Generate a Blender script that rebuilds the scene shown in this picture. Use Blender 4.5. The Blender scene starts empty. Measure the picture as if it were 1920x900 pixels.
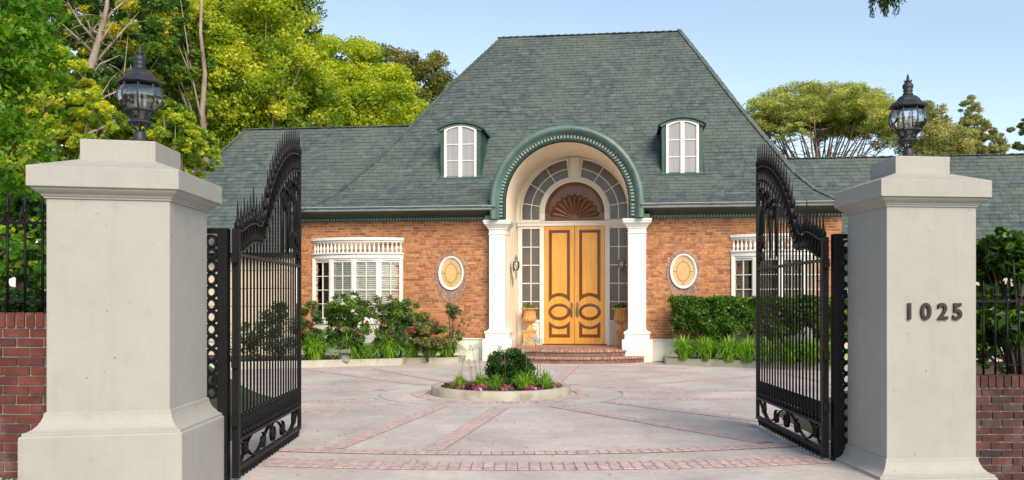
import bpy, math, random
import numpy as np
from math import sin, cos, pi, radians, sqrt
from mathutils import Vector, Matrix
random.seed(7)
RNG = np.random.default_rng(11)
C = bpy.context.scene.collection
scene = bpy.context.scene

# ------------------------------------------------------------------ camera
F = 1700.0                      # focal length in photograph pixels (1920 wide)
EYE = 1.6
cam_d = bpy.data.cameras.new('camera')
cam = bpy.data.objects.new('camera', cam_d)
C.objects.link(cam)
cam.location = (0, 0, EYE)
cam.rotation_euler = (pi / 2, 0, 0)
cam_d.sensor_width = 36
cam_d.lens = F / 1920 * 36
cam_d.shift_y = 117 / 1920
cam_d.clip_end = 3000
scene.camera = cam

# ------------------------------------------------------------------ light
SUN_AZ, SUN_EL = 158.0, 36.0     # azimuth to the right of the view direction
world = bpy.data.worlds.new('World')
scene.world = world
world.use_nodes = True
wn = world.node_tree
wn.nodes.clear()
sky = wn.nodes.new('ShaderNodeTexSky')
sky.sky_type = 'NISHITA'
sky.sun_disc = False
sky.sun_elevation = radians(SUN_EL)
sky.sun_rotation = radians(SUN_AZ)
sky.air_density = 1.0
sky.dust_density = 0.4
sky.ozone_density = 1.5
bg = wn.nodes.new('ShaderNodeBackground')
bg.inputs['Strength'].default_value = 0.098
wo = wn.nodes.new('ShaderNodeOutputWorld')
hsv = wn.nodes.new('ShaderNodeHueSaturation')
hsv.inputs['Saturation'].default_value = 0.78
wn.links.new(sky.outputs[0], hsv.inputs['Color'])
wn.links.new(hsv.outputs[0], bg.inputs[0])
wn.links.new(bg.outputs[0], wo.inputs[0])
sun_d = bpy.data.lights.new('sun', 'SUN')
sun = bpy.data.objects.new('sun', sun_d)
C.objects.link(sun)
sun_d.energy = 2.5
sun_d.angle = radians(34)
sun_d.color = (1.0, 0.87, 0.70)
sv = Vector((sin(radians(SUN_AZ)) * cos(radians(SUN_EL)), cos(radians(SUN_AZ)) * cos(radians(SUN_EL)), sin(radians(SUN_EL))))
sun.rotation_euler = sv.to_track_quat('Z', 'Y').to_euler()
sun.location = (20, 0, 30)
scene.view_settings.view_transform = 'Standard'
scene.view_settings.look = 'None'
scene.view_settings.exposure = 1.03
scene.view_settings.gamma = 1.0

# ------------------------------------------------------------------ materials
def _bsdf(name, rough=0.6, metal=0.0, spec=0.5):
    m = bpy.data.materials.new(name)
    m.use_nodes = True
    nt = m.node_tree
    b = nt.nodes['Principled BSDF']
    b.inputs['Roughness'].default_value = rough
    b.inputs['Metallic'].default_value = metal
    b.inputs['Specular IOR Level'].default_value = spec
    return m, nt, b

def _ramp(nt, cols, interp='LINEAR'):
    r = nt.nodes.new('ShaderNodeValToRGB')
    r.color_ramp.interpolation = interp
    els = r.color_ramp.elements
    while len(els) < len(cols):
        els.new(0.5)
    for e, (p, c) in zip(els, cols):
        e.position = p
        e.color = (*c, 1)
    return r

def _noise(nt, scale, detail=4, rough=0.55, coord='Object', stretch=None):
    tc = nt.nodes.new('ShaderNodeTexCoord')
    n = nt.nodes.new('ShaderNodeTexNoise')
    n.inputs['Scale'].default_value = scale
    n.inputs['Detail'].default_value = detail
    n.inputs['Roughness'].default_value = rough
    if stretch:
        mp = nt.nodes.new('ShaderNodeMapping')
        mp.inputs['Scale'].default_value = stretch
        nt.links.new(tc.outputs[coord], mp.inputs[0])
        nt.links.new(mp.outputs[0], n.inputs['Vector'])
    else:
        nt.links.new(tc.outputs[coord], n.inputs['Vector'])
    return n

def _bump(nt, b, src, strength=0.3, dist=0.01):
    bp = nt.nodes.new('ShaderNodeBump')
    bp.inputs['Strength'].default_value = strength
    bp.inputs['Distance'].default_value = dist
    nt.links.new(src, bp.inputs['Height'])
    nt.links.new(bp.outputs[0], b.inputs['Normal'])

def _mix(nt, fac, a, b_, mode='MIX'):
    mx = nt.nodes.new('ShaderNodeMix')
    mx.data_type = 'RGBA'
    mx.blend_type = mode
    for key, v in ((0, fac), (6, a), (7, b_)):
        if hasattr(v, 'default_value') or hasattr(v, 'links'):
            nt.links.new(v, mx.inputs[key])
        else:
            mx.inputs[key].default_value = v if key == 0 else (*v, 1)
    return mx.outputs[2]

def mat_noise(name, cols, scale=3, rough=0.6, bump=0.2, bscale=None, metal=0, detail=5, stretch=None, spec=0.5, coord='Object', bdist=0.01, speck=None):
    m, nt, b = _bsdf(name, rough, metal, spec)
    n = _noise(nt, scale, detail, 0.6, coord, stretch)
    r = _ramp(nt, cols)
    nt.links.new(n.outputs['Fac'], r.inputs[0])
    out = r.outputs[0]
    if speck:                                   # small dark or light marks with a shape of their own
        s2 = _noise(nt, speck[0], 2, 0.5, coord)
        rr = _ramp(nt, [(speck[1], (0, 0, 0)), (speck[1] + 0.04, (1, 1, 1))])
        nt.links.new(s2.outputs['Fac'], rr.inputs[0])
        out = _mix(nt, rr.outputs[0], out, speck[2])
    nt.links.new(out, b.inputs['Base Color'])
    if bump:
        n2 = _noise(nt, bscale or scale * 12, 4, 0.6, coord)
        _bump(nt, b, n2.outputs['Fac'], bump, bdist)
    return m

def mat_pieces(name, cols, rough=0.8, bump=0.5, scale=14, grime=None, spec=0.3, bdist=0.004):
    """Brick, shingle: each piece (object or loose island) draws its own colour."""
    m, nt, b = _bsdf(name, rough, 0, spec)
    g = nt.nodes.new('ShaderNodeNewGeometry')
    oi = nt.nodes.new('ShaderNodeObjectInfo')
    ad = nt.nodes.new('ShaderNodeMath'); ad.operation = 'ADD'
    nt.links.new(g.outputs['Random Per Island'], ad.inputs[0])
    nt.links.new(oi.outputs['Random'], ad.inputs[1])
    fr = nt.nodes.new('ShaderNodeMath'); fr.operation = 'FRACT'
    nt.links.new(ad.outputs[0], fr.inputs[0])
    r = _ramp(nt, cols)
    nt.links.new(fr.outputs[0], r.inputs[0])
    geo_pos = g.outputs['Position']
    n = nt.nodes.new('ShaderNodeTexNoise')
    n.inputs['Scale'].default_value = scale
    n.inputs['Detail'].default_value = 5
    nt.links.new(geo_pos, n.inputs['Vector'])
    rr = _ramp(nt, [(0.3, (0.62, 0.62, 0.62)), (0.7, (1.25, 1.25, 1.25))])
    nt.links.new(n.outputs['Fac'], rr.inputs[0])
    out = _mix(nt, 0.8, r.outputs[0], rr.outputs[0], 'MULTIPLY')
    if grime:
        gn = nt.nodes.new('ShaderNodeTexNoise')
        gn.inputs['Scale'].default_value = grime[0]
        gn.inputs['Detail'].default_value = 4
        nt.links.new(geo_pos, gn.inputs['Vector'])
        gr = _ramp(nt, [(grime[1], (0, 0, 0)), (grime[1] + 0.2, (1, 1, 1))])
        nt.links.new(gn.outputs['Fac'], gr.inputs[0])
        f = nt.nodes.new('ShaderNodeMath'); f.operation = 'MULTIPLY'
        nt.links.new(gr.outputs[0], f.inputs[0]); f.inputs[1].default_value = grime[3]
        out = _mix(nt, f.outputs[0], out, grime[2])
    nt.links.new(out, b.inputs['Base Color'])
    n3 = nt.nodes.new('ShaderNodeTexNoise')
    n3.inputs['Scale'].default_value = 90
    nt.links.new(geo_pos, n3.inputs['Vector'])
    _bump(nt, b, n3.outputs['Fac'], bump, bdist)
    return m

def mat_leaf(name, cols, transl=0.45, rough=0.5):
    m = bpy.data.materials.new(name)
    m.use_nodes = True
    nt = m.node_tree
    nt.nodes.clear()
    at = nt.nodes.new('ShaderNodeAttribute'); at.attribute_name = 'tint'
    r = _ramp(nt, cols)
    nt.links.new(at.outputs['Fac'], r.inputs[0])
    b = nt.nodes.new('ShaderNodeBsdfPrincipled')
    b.inputs['Roughness'].default_value = rough
    b.inputs['Specular IOR Level'].default_value = 0.35
    t = nt.nodes.new('ShaderNodeBsdfTranslucent')
    nt.links.new(r.outputs[0], b.inputs['Base Color'])
    hs = nt.nodes.new('ShaderNodeHueSaturation')
    hs.inputs['Value'].default_value = 1.5
    hs.inputs['Saturation'].default_value = 1.1
    nt.links.new(r.outputs[0], hs.inputs['Color'])
    nt.links.new(hs.outputs[0], t.inputs[0])
    mx = nt.nodes.new('ShaderNodeMixShader'); mx.inputs[0].default_value = transl
    nt.links.new(b.outputs[0], mx.inputs[1]); nt.links.new(t.outputs[0], mx.inputs[2])
    o = nt.nodes.new('ShaderNodeOutputMaterial')
    nt.links.new(mx.outputs[0], o.inputs[0])
    return m

def mat_glass(name, tint=(0.9, 0.95, 0.95), rough=0.02, clear=0.75):
    m = bpy.data.materials.new(name)
    m.use_nodes = True
    nt = m.node_tree
    nt.nodes.clear()
    gl = nt.nodes.new('ShaderNodeBsdfGlossy'); gl.inputs['Roughness'].default_value = rough
    tr = nt.nodes.new('ShaderNodeBsdfTransparent'); tr.inputs[0].default_value = (*tint, 1)
    fr = nt.nodes.new('ShaderNodeFresnel'); fr.inputs[0].default_value = 1.5
    ad = nt.nodes.new('ShaderNodeMath'); ad.operation = 'ADD'; ad.inputs[1].default_value = 1 - clear - 0.04
    ad.use_clamp = True
    nt.links.new(fr.outputs[0], ad.inputs[0])
    mx = nt.nodes.new('ShaderNodeMixShader')
    nt.links.new(ad.outputs[0], mx.inputs[0])
    nt.links.new(tr.outputs[0], mx.inputs[1]); nt.links.new(gl.outputs[0], mx.inputs[2])
    o = nt.nodes.new('ShaderNodeOutputMaterial')
    nt.links.new(mx.outputs[0], o.inputs[0])
    return m

MT = {}
def mat_stucco():
    m, nt, b = _bsdf('painted_stucco', 0.78)
    n = _noise(nt, 1.6, 6)
    r = _ramp(nt, [(0.3, (0.33, 0.322, 0.293)), (0.7, (0.365, 0.357, 0.326))])
    nt.links.new(n.outputs['Fac'], r.inputs[0])
    st = _noise(nt, 3.0, 5, 0.6, 'Object', (7, 7, 0.55))          # rain streaks
    rs = _ramp(nt, [(0.52, (1, 1, 1)), (0.80, (0.90, 0.885, 0.86))])
    nt.links.new(st.outputs['Fac'], rs.inputs[0])
    o = _mix(nt, 0.75, r.outputs[0], rs.outputs[0], 'MULTIPLY')
    bl = _noise(nt, 5.5, 7, 0.7)                                   # blotches
    rb_ = _ramp(nt, [(0.42, (1, 1, 1)), (0.72, (0.84, 0.82, 0.77))])
    nt.links.new(bl.outputs['Fac'], rb_.inputs[0])
    o = _mix(nt, 0.35, o, rb_.outputs[0], 'MULTIPLY')
    sp = _noise(nt, 21, 2, 0.5)                                    # chips
    rp_ = _ramp(nt, [(0.745, (0, 0, 0)), (0.77, (1, 1, 1))])
    nt.links.new(sp.outputs['Fac'], rp_.inputs[0])
    o = _mix(nt, rp_.outputs[0], o, (0.17, 0.155, 0.13))
    nt.links.new(o, b.inputs['Base Color'])
    n2 = _noise(nt, 120, 4, 0.7)
    n3 = _noise(nt, 7, 3, 0.5)
    ad = nt.nodes.new('ShaderNodeMath'); ad.operation = 'MULTIPLY_ADD'
    nt.links.new(n3.outputs['Fac'], ad.inputs[0]); ad.inputs[1].default_value = 2.5
    nt.links.new(n2.outputs['Fac'], ad.inputs[2])
    _bump(nt, b, ad.outputs[0], 0.4, 0.004)
    return m
MT['stucco'] = mat_stucco()
MT['trim'] = mat_noise('cream_trim', [(0.3, (0.688, 0.642, 0.558)), (0.7, (0.744, 0.707, 0.632))], 2.5, 0.55, 0.1, 60)
MT['white'] = mat_noise('white_paint', [(0.3, (0.681, 0.665, 0.620)), (0.7, (0.734, 0.717, 0.681))], 3, 0.45, 0.05, 60)
MT['vault'] = mat_noise('vault_plaster', [(0.3, (0.80, 0.71, 0.55)), (0.7, (0.86, 0.78, 0.63))], 1.5, 0.8, 0.1, 60)
MT['brick'] = mat_pieces('facade_brick', [(0, (0.293, 0.106, 0.040)), (0.3, (0.427, 0.177, 0.070)), (0.6, (0.497, 0.227, 0.092)), (0.85, (0.361, 0.149, 0.064)), (0.97, (0.229, 0.103, 0.052)), (1, (0.505, 0.309, 0.147))],
                         grime=(1.0, 0.58, (0.26, 0.13, 0.08), 0.35))
MT['mortar'] = mat_noise('mortar', [(0.3, (0.56, 0.36, 0.24)), (0.7, (0.68, 0.47, 0.34))], 9, 0.9, 0.4, 80)
MT['brick_paint'] = mat_pieces('weathered_surround_brick', [(0, (0.30, 0.18, 0.135)), (0.5, (0.36, 0.225, 0.17)), (1, (0.25, 0.15, 0.12))])
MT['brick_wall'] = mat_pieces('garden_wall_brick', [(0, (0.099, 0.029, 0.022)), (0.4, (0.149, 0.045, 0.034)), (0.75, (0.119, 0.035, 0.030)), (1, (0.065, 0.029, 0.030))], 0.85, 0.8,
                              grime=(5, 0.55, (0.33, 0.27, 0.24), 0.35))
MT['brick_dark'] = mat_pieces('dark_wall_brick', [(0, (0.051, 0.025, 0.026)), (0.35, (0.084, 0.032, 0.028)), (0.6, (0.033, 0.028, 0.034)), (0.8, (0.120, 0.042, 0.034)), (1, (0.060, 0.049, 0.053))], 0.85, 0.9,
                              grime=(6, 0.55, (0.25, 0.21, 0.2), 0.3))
MT['mortar_grey'] = mat_noise('grey_mortar', [(0.3, (0.24, 0.215, 0.20)), (0.7, (0.36, 0.325, 0.30))], 12, 0.95, 0.6, 90)
MT['shingle'] = mat_pieces('roof_shingle', [(0, (0.065, 0.088, 0.087)), (0.25, (0.087, 0.116, 0.109)), (0.5, (0.073, 0.096, 0.100)), (0.75, (0.101, 0.129, 0.115)), (1, (0.072, 0.093, 0.103))], 0.9, 0.6, 5,
                           grime=(0.55, 0.45, (0.115, 0.135, 0.105), 0.5))
MT['roof_base'] = mat_noise('roof_felt', [(0.3, (0.03, 0.045, 0.045)), (0.7, (0.05, 0.07, 0.065))], 4, 0.95, 0)
MT['green_dark'] = mat_noise('dark_green_paint', [(0.3, (0.022, 0.055, 0.043)), (0.7, (0.036, 0.085, 0.065))], 3, 0.45, 0.05, 50)
MT['green'] = mat_noise('green_patina_paint', [(0.3, (0.065, 0.12, 0.10)), (0.7, (0.115, 0.19, 0.16))], 2.2, 0.4, 0.05, 40)
MT['green_light'] = mat_noise('pale_green_paint', [(0.3, (0.144, 0.223, 0.194)), (0.7, (0.216, 0.302, 0.266))], 5, 0.45, 0.0)
MT['gutter'] = mat_noise('gutter_metal', [(0.3, (0.30, 0.36, 0.34)), (0.7, (0.42, 0.48, 0.46))], 3, 0.35, 0.0)
MT['door'] = mat_noise('golden_oak', [(0.25, (0.56, 0.235, 0.035)), (0.5, (0.70, 0.33, 0.05)), (0.75, (0.78, 0.41, 0.075))], 2.4, 0.22, 0.05, 30, stretch=(9, 9, 0.45))
MT['door_dark'] = mat_noise('dark_walnut', [(0.3, (0.13, 0.042, 0.012)), (0.7, (0.20, 0.07, 0.02))], 3, 0.3, 0.0, stretch=(9, 9, 0.5))
MT['mahogany'] = mat_noise('mahogany', [(0.3, (0.085, 0.027, 0.005)), (0.7, (0.17, 0.058, 0.010))], 4, 0.26, 0.0)
MT['iron'] = mat_noise('black_iron', [(0.3, (0.003, 0.003, 0.004)), (0.7, (0.007, 0.007, 0.008))], 5, 0.5, 0.2, 120, spec=0.22)
MT['iron_lamp'] = mat_noise('black_lamp_metal', [(0.3, (0.012, 0.014, 0.018)), (0.7, (0.03, 0.033, 0.04))], 9, 0.5, 0.2, 90)
MT['rust'] = mat_noise('brown_iron', [(0.3, (0.022, 0.016, 0.015)), (0.7, (0.04, 0.03, 0.028))], 9, 0.6, 0.3, 90)
MT['sconce'] = mat_noise('grey_bronze', [(0.3, (0.10, 0.095, 0.085)), (0.7, (0.20, 0.19, 0.17))], 14, 0.45, 0.1, 60)
MT['glass'] = mat_glass('lamp_glass', (0.93, 0.97, 0.98), 0.02, 0.80)
MT['pane'] = mat_glass('window_pane', (0.95, 0.96, 0.95), 0.03, 0.96)
MT['screen_pane'] = mat_noise('screened_glass', [(0.3, (0.085, 0.075, 0.07)), (0.7, (0.125, 0.112, 0.105))], 2, 0.22, 0.0)
MT['curtain'] = mat_noise('net_curtain', [(0.3, (0.275, 0.275, 0.286)), (0.7, (0.352, 0.352, 0.358))], 1.8, 0.8, 0.0, stretch=(14, 14, 0.6))
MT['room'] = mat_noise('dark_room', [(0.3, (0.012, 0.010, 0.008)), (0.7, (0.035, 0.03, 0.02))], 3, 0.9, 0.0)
def mat_concrete():
    m, nt, b = _bsdf('drive_concrete', 0.9)
    n = _noise(nt, 0.8, 10, 0.65)
    r = _ramp(nt, [(0.30, (0.40, 0.355, 0.33)), (0.5, (0.50, 0.45, 0.42)), (0.70, (0.60, 0.545, 0.50))])
    nt.links.new(n.outputs['Fac'], r.inputs[0])
    f = _noise(nt, 9, 8, 0.75)
    rf = _ramp(nt, [(0.35, (0.80, 0.79, 0.79)), (0.65, (1.1, 1.09, 1.08))])
    nt.links.new(f.outputs['Fac'], rf.inputs[0])
    o = _mix(nt, 0.8, r.outputs[0], rf.outputs[0], 'MULTIPLY')
    s1 = _noise(nt, 0.55, 3, 0.5, 'Object', (1, 0.35, 1))             # tyre and water stains
    rs = _ramp(nt, [(0.52, (1, 1, 1)), (0.62, (0.82, 0.81, 0.82)), (0.70, (0.92, 0.92, 0.92))])
    nt.links.new(s1.outputs['Fac'], rs.inputs[0])
    o = _mix(nt, 0.8, o, rs.outputs[0], 'MULTIPLY')
    sp = _noise(nt, 30, 2, 0.5)
    rp_ = _ramp(nt, [(0.72, (0, 0, 0)), (0.76, (1, 1, 1))])
    nt.links.new(sp.outputs['Fac'], rp_.inputs[0])
    o = _mix(nt, rp_.outputs[0], o, (0.20, 0.18, 0.17))
    nt.links.new(o, b.inputs['Base Color'])
    n2 = _noise(nt, 110, 5, 0.7)
    _bump(nt, b, n2.outputs['Fac'], 0.45, 0.004)
    return m
MT['concrete'] = mat_concrete()
MT['paver'] = mat_pieces('drive_paver', [(0, (0.48, 0.355, 0.335)), (0.4, (0.56, 0.405, 0.37)), (0.7, (0.46, 0.355, 0.355)), (1, (0.59, 0.43, 0.375))], 0.9, 0.5,
                         grime=(2.5, 0.5, (0.42, 0.38, 0.37), 0.5))
MT['joint'] = mat_noise('paver_joint', [(0.3, (0.20, 0.165, 0.16)), (0.7, (0.30, 0.26, 0.25))], 12, 0.95, 0.2)
MT['step_brick'] = mat_pieces('step_brick', [(0, (0.34, 0.18, 0.14)), (0.5, (0.44, 0.245, 0.185)), (1, (0.28, 0.145, 0.11))])
MT['curb'] = mat_noise('curb_concrete', [(0.3, (0.390, 0.367, 0.304)), (0.7, (0.484, 0.452, 0.382))], 4, 0.85, 0.4, 70)
MT['planter'] = mat_noise('weathered_concrete', [(0.28, (0.198, 0.180, 0.144)), (0.5, (0.378, 0.351, 0.288)), (0.75, (0.468, 0.441, 0.369))], 3.2, 0.9, 0.5, 60, detail=8)
MT['soil'] = mat_noise('dark_soil', [(0.3, (0.035, 0.024, 0.016)), (0.7, (0.075, 0.05, 0.033))], 12, 0.95, 0.9, 60, bdist=0.03)
MT['ground'] = mat_noise('garden_ground', [(0.3, (0.05, 0.045, 0.028)), (0.6, (0.06, 0.075, 0.03)), (0.8, (0.10, 0.085, 0.055))], 1.5, 0.95, 0.6, 30, bdist=0.03)
MT['terracotta'] = mat_noise('ochre_urn', [(0.3, (0.437, 0.218, 0.063)), (0.7, (0.667, 0.380, 0.138))], 9, 0.75, 0.5, 40)
MT['ochre'] = mat_noise('ochre_panel', [(0.3, (0.493, 0.317, 0.114)), (0.7, (0.581, 0.396, 0.167))], 3, 0.6, 0.1)
MT['bark'] = mat_noise('pale_bark', [(0.3, (0.17, 0.125, 0.09)), (0.7, (0.40, 0.33, 0.27))], 5, 0.95, 0.7, 30, stretch=(1, 1, 0.25), bdist=0.02)
MT['bark_dark'] = mat_noise('dark_bark', [(0.3, (0.045, 0.032, 0.022)), (0.7, (0.12, 0.085, 0.06))], 5, 0.95, 0.7, 30, stretch=(1, 1, 0.25), bdist=0.02)
MT['bark_pine'] = mat_noise('pine_bark', [(0.3, (0.16, 0.085, 0.06)), (0.7, (0.34, 0.21, 0.15))], 5, 0.95, 0.7, 30, bdist=0.02)
MT['stone'] = mat_noise('grey_stone', [(0.3, (0.14, 0.14, 0.14)), (0.7, (0.30, 0.29, 0.28))], 6, 0.9, 0.6, 40)
MT['gravel'] = mat_pieces('gravel', [(0, (0.32, 0.27, 0.21)), (0.5, (0.45, 0.40, 0.34)), (1, (0.24, 0.19, 0.15))])
MT['cream_wall'] = mat_noise('cream_render', [(0.3, (0.62, 0.52, 0.38)), (0.7, (0.70, 0.60, 0.46))], 2, 0.85, 0.2, 60)
MT['number'] = mat_noise('brown_numeral', [(0.3, (0.017, 0.008, 0.007)), (0.7, (0.030, 0.015, 0.012))], 12, 0.5, 0.1)
# foliage
MT['leaf_yellow'] = mat_leaf('yellow_green_leaves', [(0, (0.062, 0.145, 0.022)), (0.35, (0.193, 0.312, 0.035)), (0.7, (0.413, 0.500, 0.046)), (1, (0.634, 0.623, 0.069))], 0.5)
MT['leaf_mid'] = mat_leaf('mid_green_leaves', [(0, (0.032, 0.095, 0.022)), (0.5, (0.087, 0.197, 0.033)), (0.85, (0.221, 0.315, 0.041)), (1, (0.536, 0.473, 0.045))], 0.45)
MT['leaf_dark'] = mat_leaf('dark_green_leaves', [(0, (0.013, 0.039, 0.010)), (0.6, (0.033, 0.091, 0.019)), (1, (0.078, 0.156, 0.026))], 0.35)
MT['leaf_olive'] = mat_leaf('olive_leaves', [(0, (0.084, 0.098, 0.021)), (0.5, (0.182, 0.189, 0.042)), (1, (0.364, 0.322, 0.077))], 0.35)
MT['leaf_bright'] = mat_leaf('bright_broad_leaves', [(0, (0.040, 0.127, 0.013)), (0.6, (0.113, 0.278, 0.019)), (1, (0.343, 0.430, 0.033))], 0.5)
MT['leaf_pine'] = mat_leaf('pine_needles', [(0, (0.176, 0.246, 0.053)), (0.5, (0.386, 0.439, 0.088)), (1, (0.667, 0.632, 0.176))], 0.3)
MT['leaf_pale'] = mat_leaf('pale_needles', [(0, (0.138, 0.179, 0.055)), (0.5, (0.316, 0.330, 0.096)), (1, (0.578, 0.522, 0.193))], 0.35)
MT['leaf_hedge'] = mat_leaf('hedge_leaves', [(0, (0.023, 0.063, 0.009)), (0.5, (0.069, 0.161, 0.016)), (1, (0.172, 0.287, 0.034))], 0.3, 0.35)
MT['leaf_box'] = mat_leaf('boxwood_leaves', [(0, (0.012, 0.04, 0.008)), (0.6, (0.03, 0.085, 0.014)), (1, (0.08, 0.15, 0.025))], 0.25, 0.35)
MT['leaf_rose'] = mat_leaf('rose_leaves', [(0, (0.034, 0.068, 0.027)), (0.5, (0.081, 0.155, 0.041)), (0.85, (0.176, 0.257, 0.068)), (1, (0.378, 0.230, 0.108))], 0.35)
MT['blade'] = mat_leaf('grass_blades', [(0, (0.072, 0.187, 0.017)), (0.5, (0.173, 0.360, 0.029)), (1, (0.374, 0.547, 0.072))], 0.35, 0.4)
MT['red'] = mat_leaf('crimson_petals', [(0, (0.22, 0.004, 0.02)), (0.6, (0.45, 0.01, 0.05)), (1, (0.55, 0.05, 0.12))], 0.3)
MT['pansy'] = mat_leaf('mixed_petals', [(0, (0.03, 0.008, 0.04)), (0.3, (0.20, 0.015, 0.08)), (0.6, (0.45, 0.03, 0.14)), (0.85, (0.55, 0.12, 0.25)), (1, (0.75, 0.65, 0.75))], 0.3)
MT['allium'] = mat_leaf('pale_florets', [(0, (0.35, 0.48, 0.34)), (1, (0.62, 0.72, 0.62))], 0.4)
MT['stem'] = mat_leaf('flower_stems', [(0, (0.10, 0.13, 0.03)), (1, (0.26, 0.20, 0.09))], 0.2)

# ------------------------------------------------------------------ mesh helpers
def link(o, parent=None):
    C.objects.link(o)
    if parent is not None:
        o.parent = parent
    return o

def tag(o, label=None, cat=None, group=None, kind=None):
    for k, v in (('label', label), ('category', cat), ('group', group), ('kind', kind)):
        if v:
            o[k] = v
    return o

def empty(name, loc=(0, 0, 0), rz=0, label=None, cat=None, group=None):
    o = bpy.data.objects.new(name, None)
    o.empty_display_size = 0.2
    o.location = loc
    o.rotation_euler = (0, 0, rz)
    link(o)
    return tag(o, label, cat, group)

def obj_from(name, me, parent=None, loc=None, rot=None, scale=None):
    o = bpy.data.objects.new(name, me)
    link(o, parent)
    if loc is not None: o.location = loc
    if rot is not None: o.rotation_euler = rot
    if scale is not None: o.scale = scale
    return o

class MB:
    def __init__(s):
        s.v, s.f, s.sm = [], [], []
    def add(s, vs, fs, smooth=False):
        b = len(s.v)
        s.v += [tuple(v) for v in vs]
        s.f += [tuple(i + b for i in f) for f in fs]
        s.sm += [smooth] * len(fs)
        return s
    def box(s, x0, x1, y0, y1, z0, z1):
        vs = [(x0, y0, z0), (x1, y0, z0), (x1, y1, z0), (x0, y1, z0), (x0, y0, z1), (x1, y0, z1), (x1, y1, z1), (x0, y1, z1)]
        return s.add(vs, [(0, 3, 2, 1), (4, 5, 6, 7), (0, 1, 5, 4), (1, 2, 6, 5), (2, 3, 7, 6), (3, 0, 4, 7)])
    def obox(s, c, size, M):
        """box of full size about c, turned by the 3x3 matrix M"""
        vs = []
        for dz in (-.5, .5):
            for dx, dy in ((-.5, -.5), (.5, -.5), (.5, .5), (-.5, .5)):
                vs.append(Vector(c) + M @ Vector((dx * size[0], dy * size[1], dz * size[2])))
        return s.add(vs, [(0, 3, 2, 1), (4, 5, 6, 7), (0, 1, 5, 4), (1, 2, 6, 5), (2, 3, 7, 6), (3, 0, 4, 7)])
    def prism(s, pts, y0, y1, smooth=False):
        """outline in x,z pushed from y0 to y1"""
        n = len(pts)
        vs = [(x, y0, z) for x, z in pts] + [(x, y1, z) for x, z in pts]
        s.add(vs, [tuple(range(n)), tuple(range(2 * n - 1, n - 1, -1))])
        b = len(s.v) - 2 * n
        for i in range(n):
            j = (i + 1) % n
            s.f.append((b + i, b + n + i, b + n + j, b + j)); s.sm.append(smooth)
        return s
    def zprism(s, pts, z0, z1):
        n = len(pts)
        vs = [(x, y, z0) for x, y in pts] + [(x, y, z1) for x, y in pts]
        fs = [tuple(range(n - 1, -1, -1)), tuple(range(n, 2 * n))]
        for i in range(n):
            j = (i + 1) % n
            fs.append((i, j, n + j, n + i))
        return s.add(vs, fs)
    def lathe(s, prof, c=(0, 0, 0), n=20, smooth=True, ph=0.0, a0=0, a1=2 * pi):
        full = abs(a1 - a0 - 2 * pi) < 1e-6
        m = n if full else n + 1
        vs = []
        for r, z in prof:
            for i in range(m):
                a = a0 + ph + (a1 - a0) * i / n
                vs.append((c[0] + r * cos(a), c[1] + r * sin(a), c[2] + z))
        fs = []
        for k in range(len(prof) - 1):
            for i in range(n):
                j = (i + 1) % m
                fs.append((k * m + i, k * m + j, (k + 1) * m + j, (k + 1) * m + i))
        return s.add(vs, fs, smooth)
    def tube(s, pts, r, n=6, cap=True, smooth=True):
        pts = [Vector(p) for p in pts]
        rs = r if isinstance(r, (list, tuple)) else [r] * len(pts)
        vs, up = [], None
        for i, p in enumerate(pts):
            d = (pts[min(i + 1, len(pts) - 1)] - pts[max(i - 1, 0)]).normalized()
            if up is None:
                up = Vector((0, 0, 1)) if abs(d.z) < 0.9 else Vector((1, 0, 0))
            a = d.cross(up)
            if a.length < 1e-6: a = d.orthogonal()
            a.normalize()
            up = a.cross(d).normalized()
            for k in range(n):
                t = 2 * pi * k / n
                vs.append(p + (a * cos(t) + up * sin(t)) * rs[i])
        fs = []
        for i in range(len(pts) - 1):
            for k in range(n):
                l = (k + 1) % n
                fs.append((i * n + k, i * n + l, (i + 1) * n + l, (i + 1) * n + k))
        if cap:
            fs.append(tuple(range(n - 1, -1, -1))); fs.append(tuple((len(pts) - 1) * n + k for k in range(n)))
        return s.add(vs, fs, smooth)
    def flat(s, pts, w, th, axis=Vector((0, 1, 0))):
        """flat bar: rectangle th (in the plane) by w (along axis) carried along pts"""
        pts = [Vector(p) for p in pts]
        vs = []
        for i, p in enumerate(pts):
            d = (pts[min(i + 1, len(pts) - 1)] - pts[max(i - 1, 0)]).normalized()
            nrm = d.cross(axis).normalized()
            for a, b in ((-.5, -.5), (.5, -.5), (.5, .5), (-.5, .5)):
                vs.append(p + nrm * th * a + axis * w * b)
        fs = []
        for i in range(len(pts) - 1):
            for k in range(4):
                l = (k + 1) % 4
                fs.append((i * 4 + k, i * 4 + l, (i + 1) * 4 + l, (i + 1) * 4 + k))
        fs.append((3, 2, 1, 0)); n = (len(pts) - 1) * 4; fs.append((n, n + 1, n + 2, n + 3))
        return s.add(vs, fs)
    def sweep(s, prof, path, closed=False, smooth=False):
        """path: list of (origin, u axis, w axis); prof: (a, b) -> origin + u*a + w*b"""
        m = len(prof)
        vs = [o + u * a + w * b for (o, u, w) in path for (a, b) in prof]
        fs = []
        L = len(path)
        for i in range(L if closed else L - 1):
            j = (i + 1) % L
            for k in range(m - 1):
                fs.append((i * m + k, i * m + k + 1, j * m + k + 1, j * m + k))
        return s.add(vs, fs, smooth)
    def mesh(s, name, mat=None):
        me = bpy.data.meshes.new(name)
        me.from_pydata(s.v, [], s.f)
        me.polygons.foreach_set('use_smooth', s.sm)
        if mat: me.materials.append(MT[mat] if isinstance(mat, str) else mat)
        me.update()
        return me
    def build(s, name, mat, parent=None, loc=None, kind=None):
        o = obj_from(name, s.mesh(name, mat), parent, loc)
        if kind: o['kind'] = kind
        return o

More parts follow.
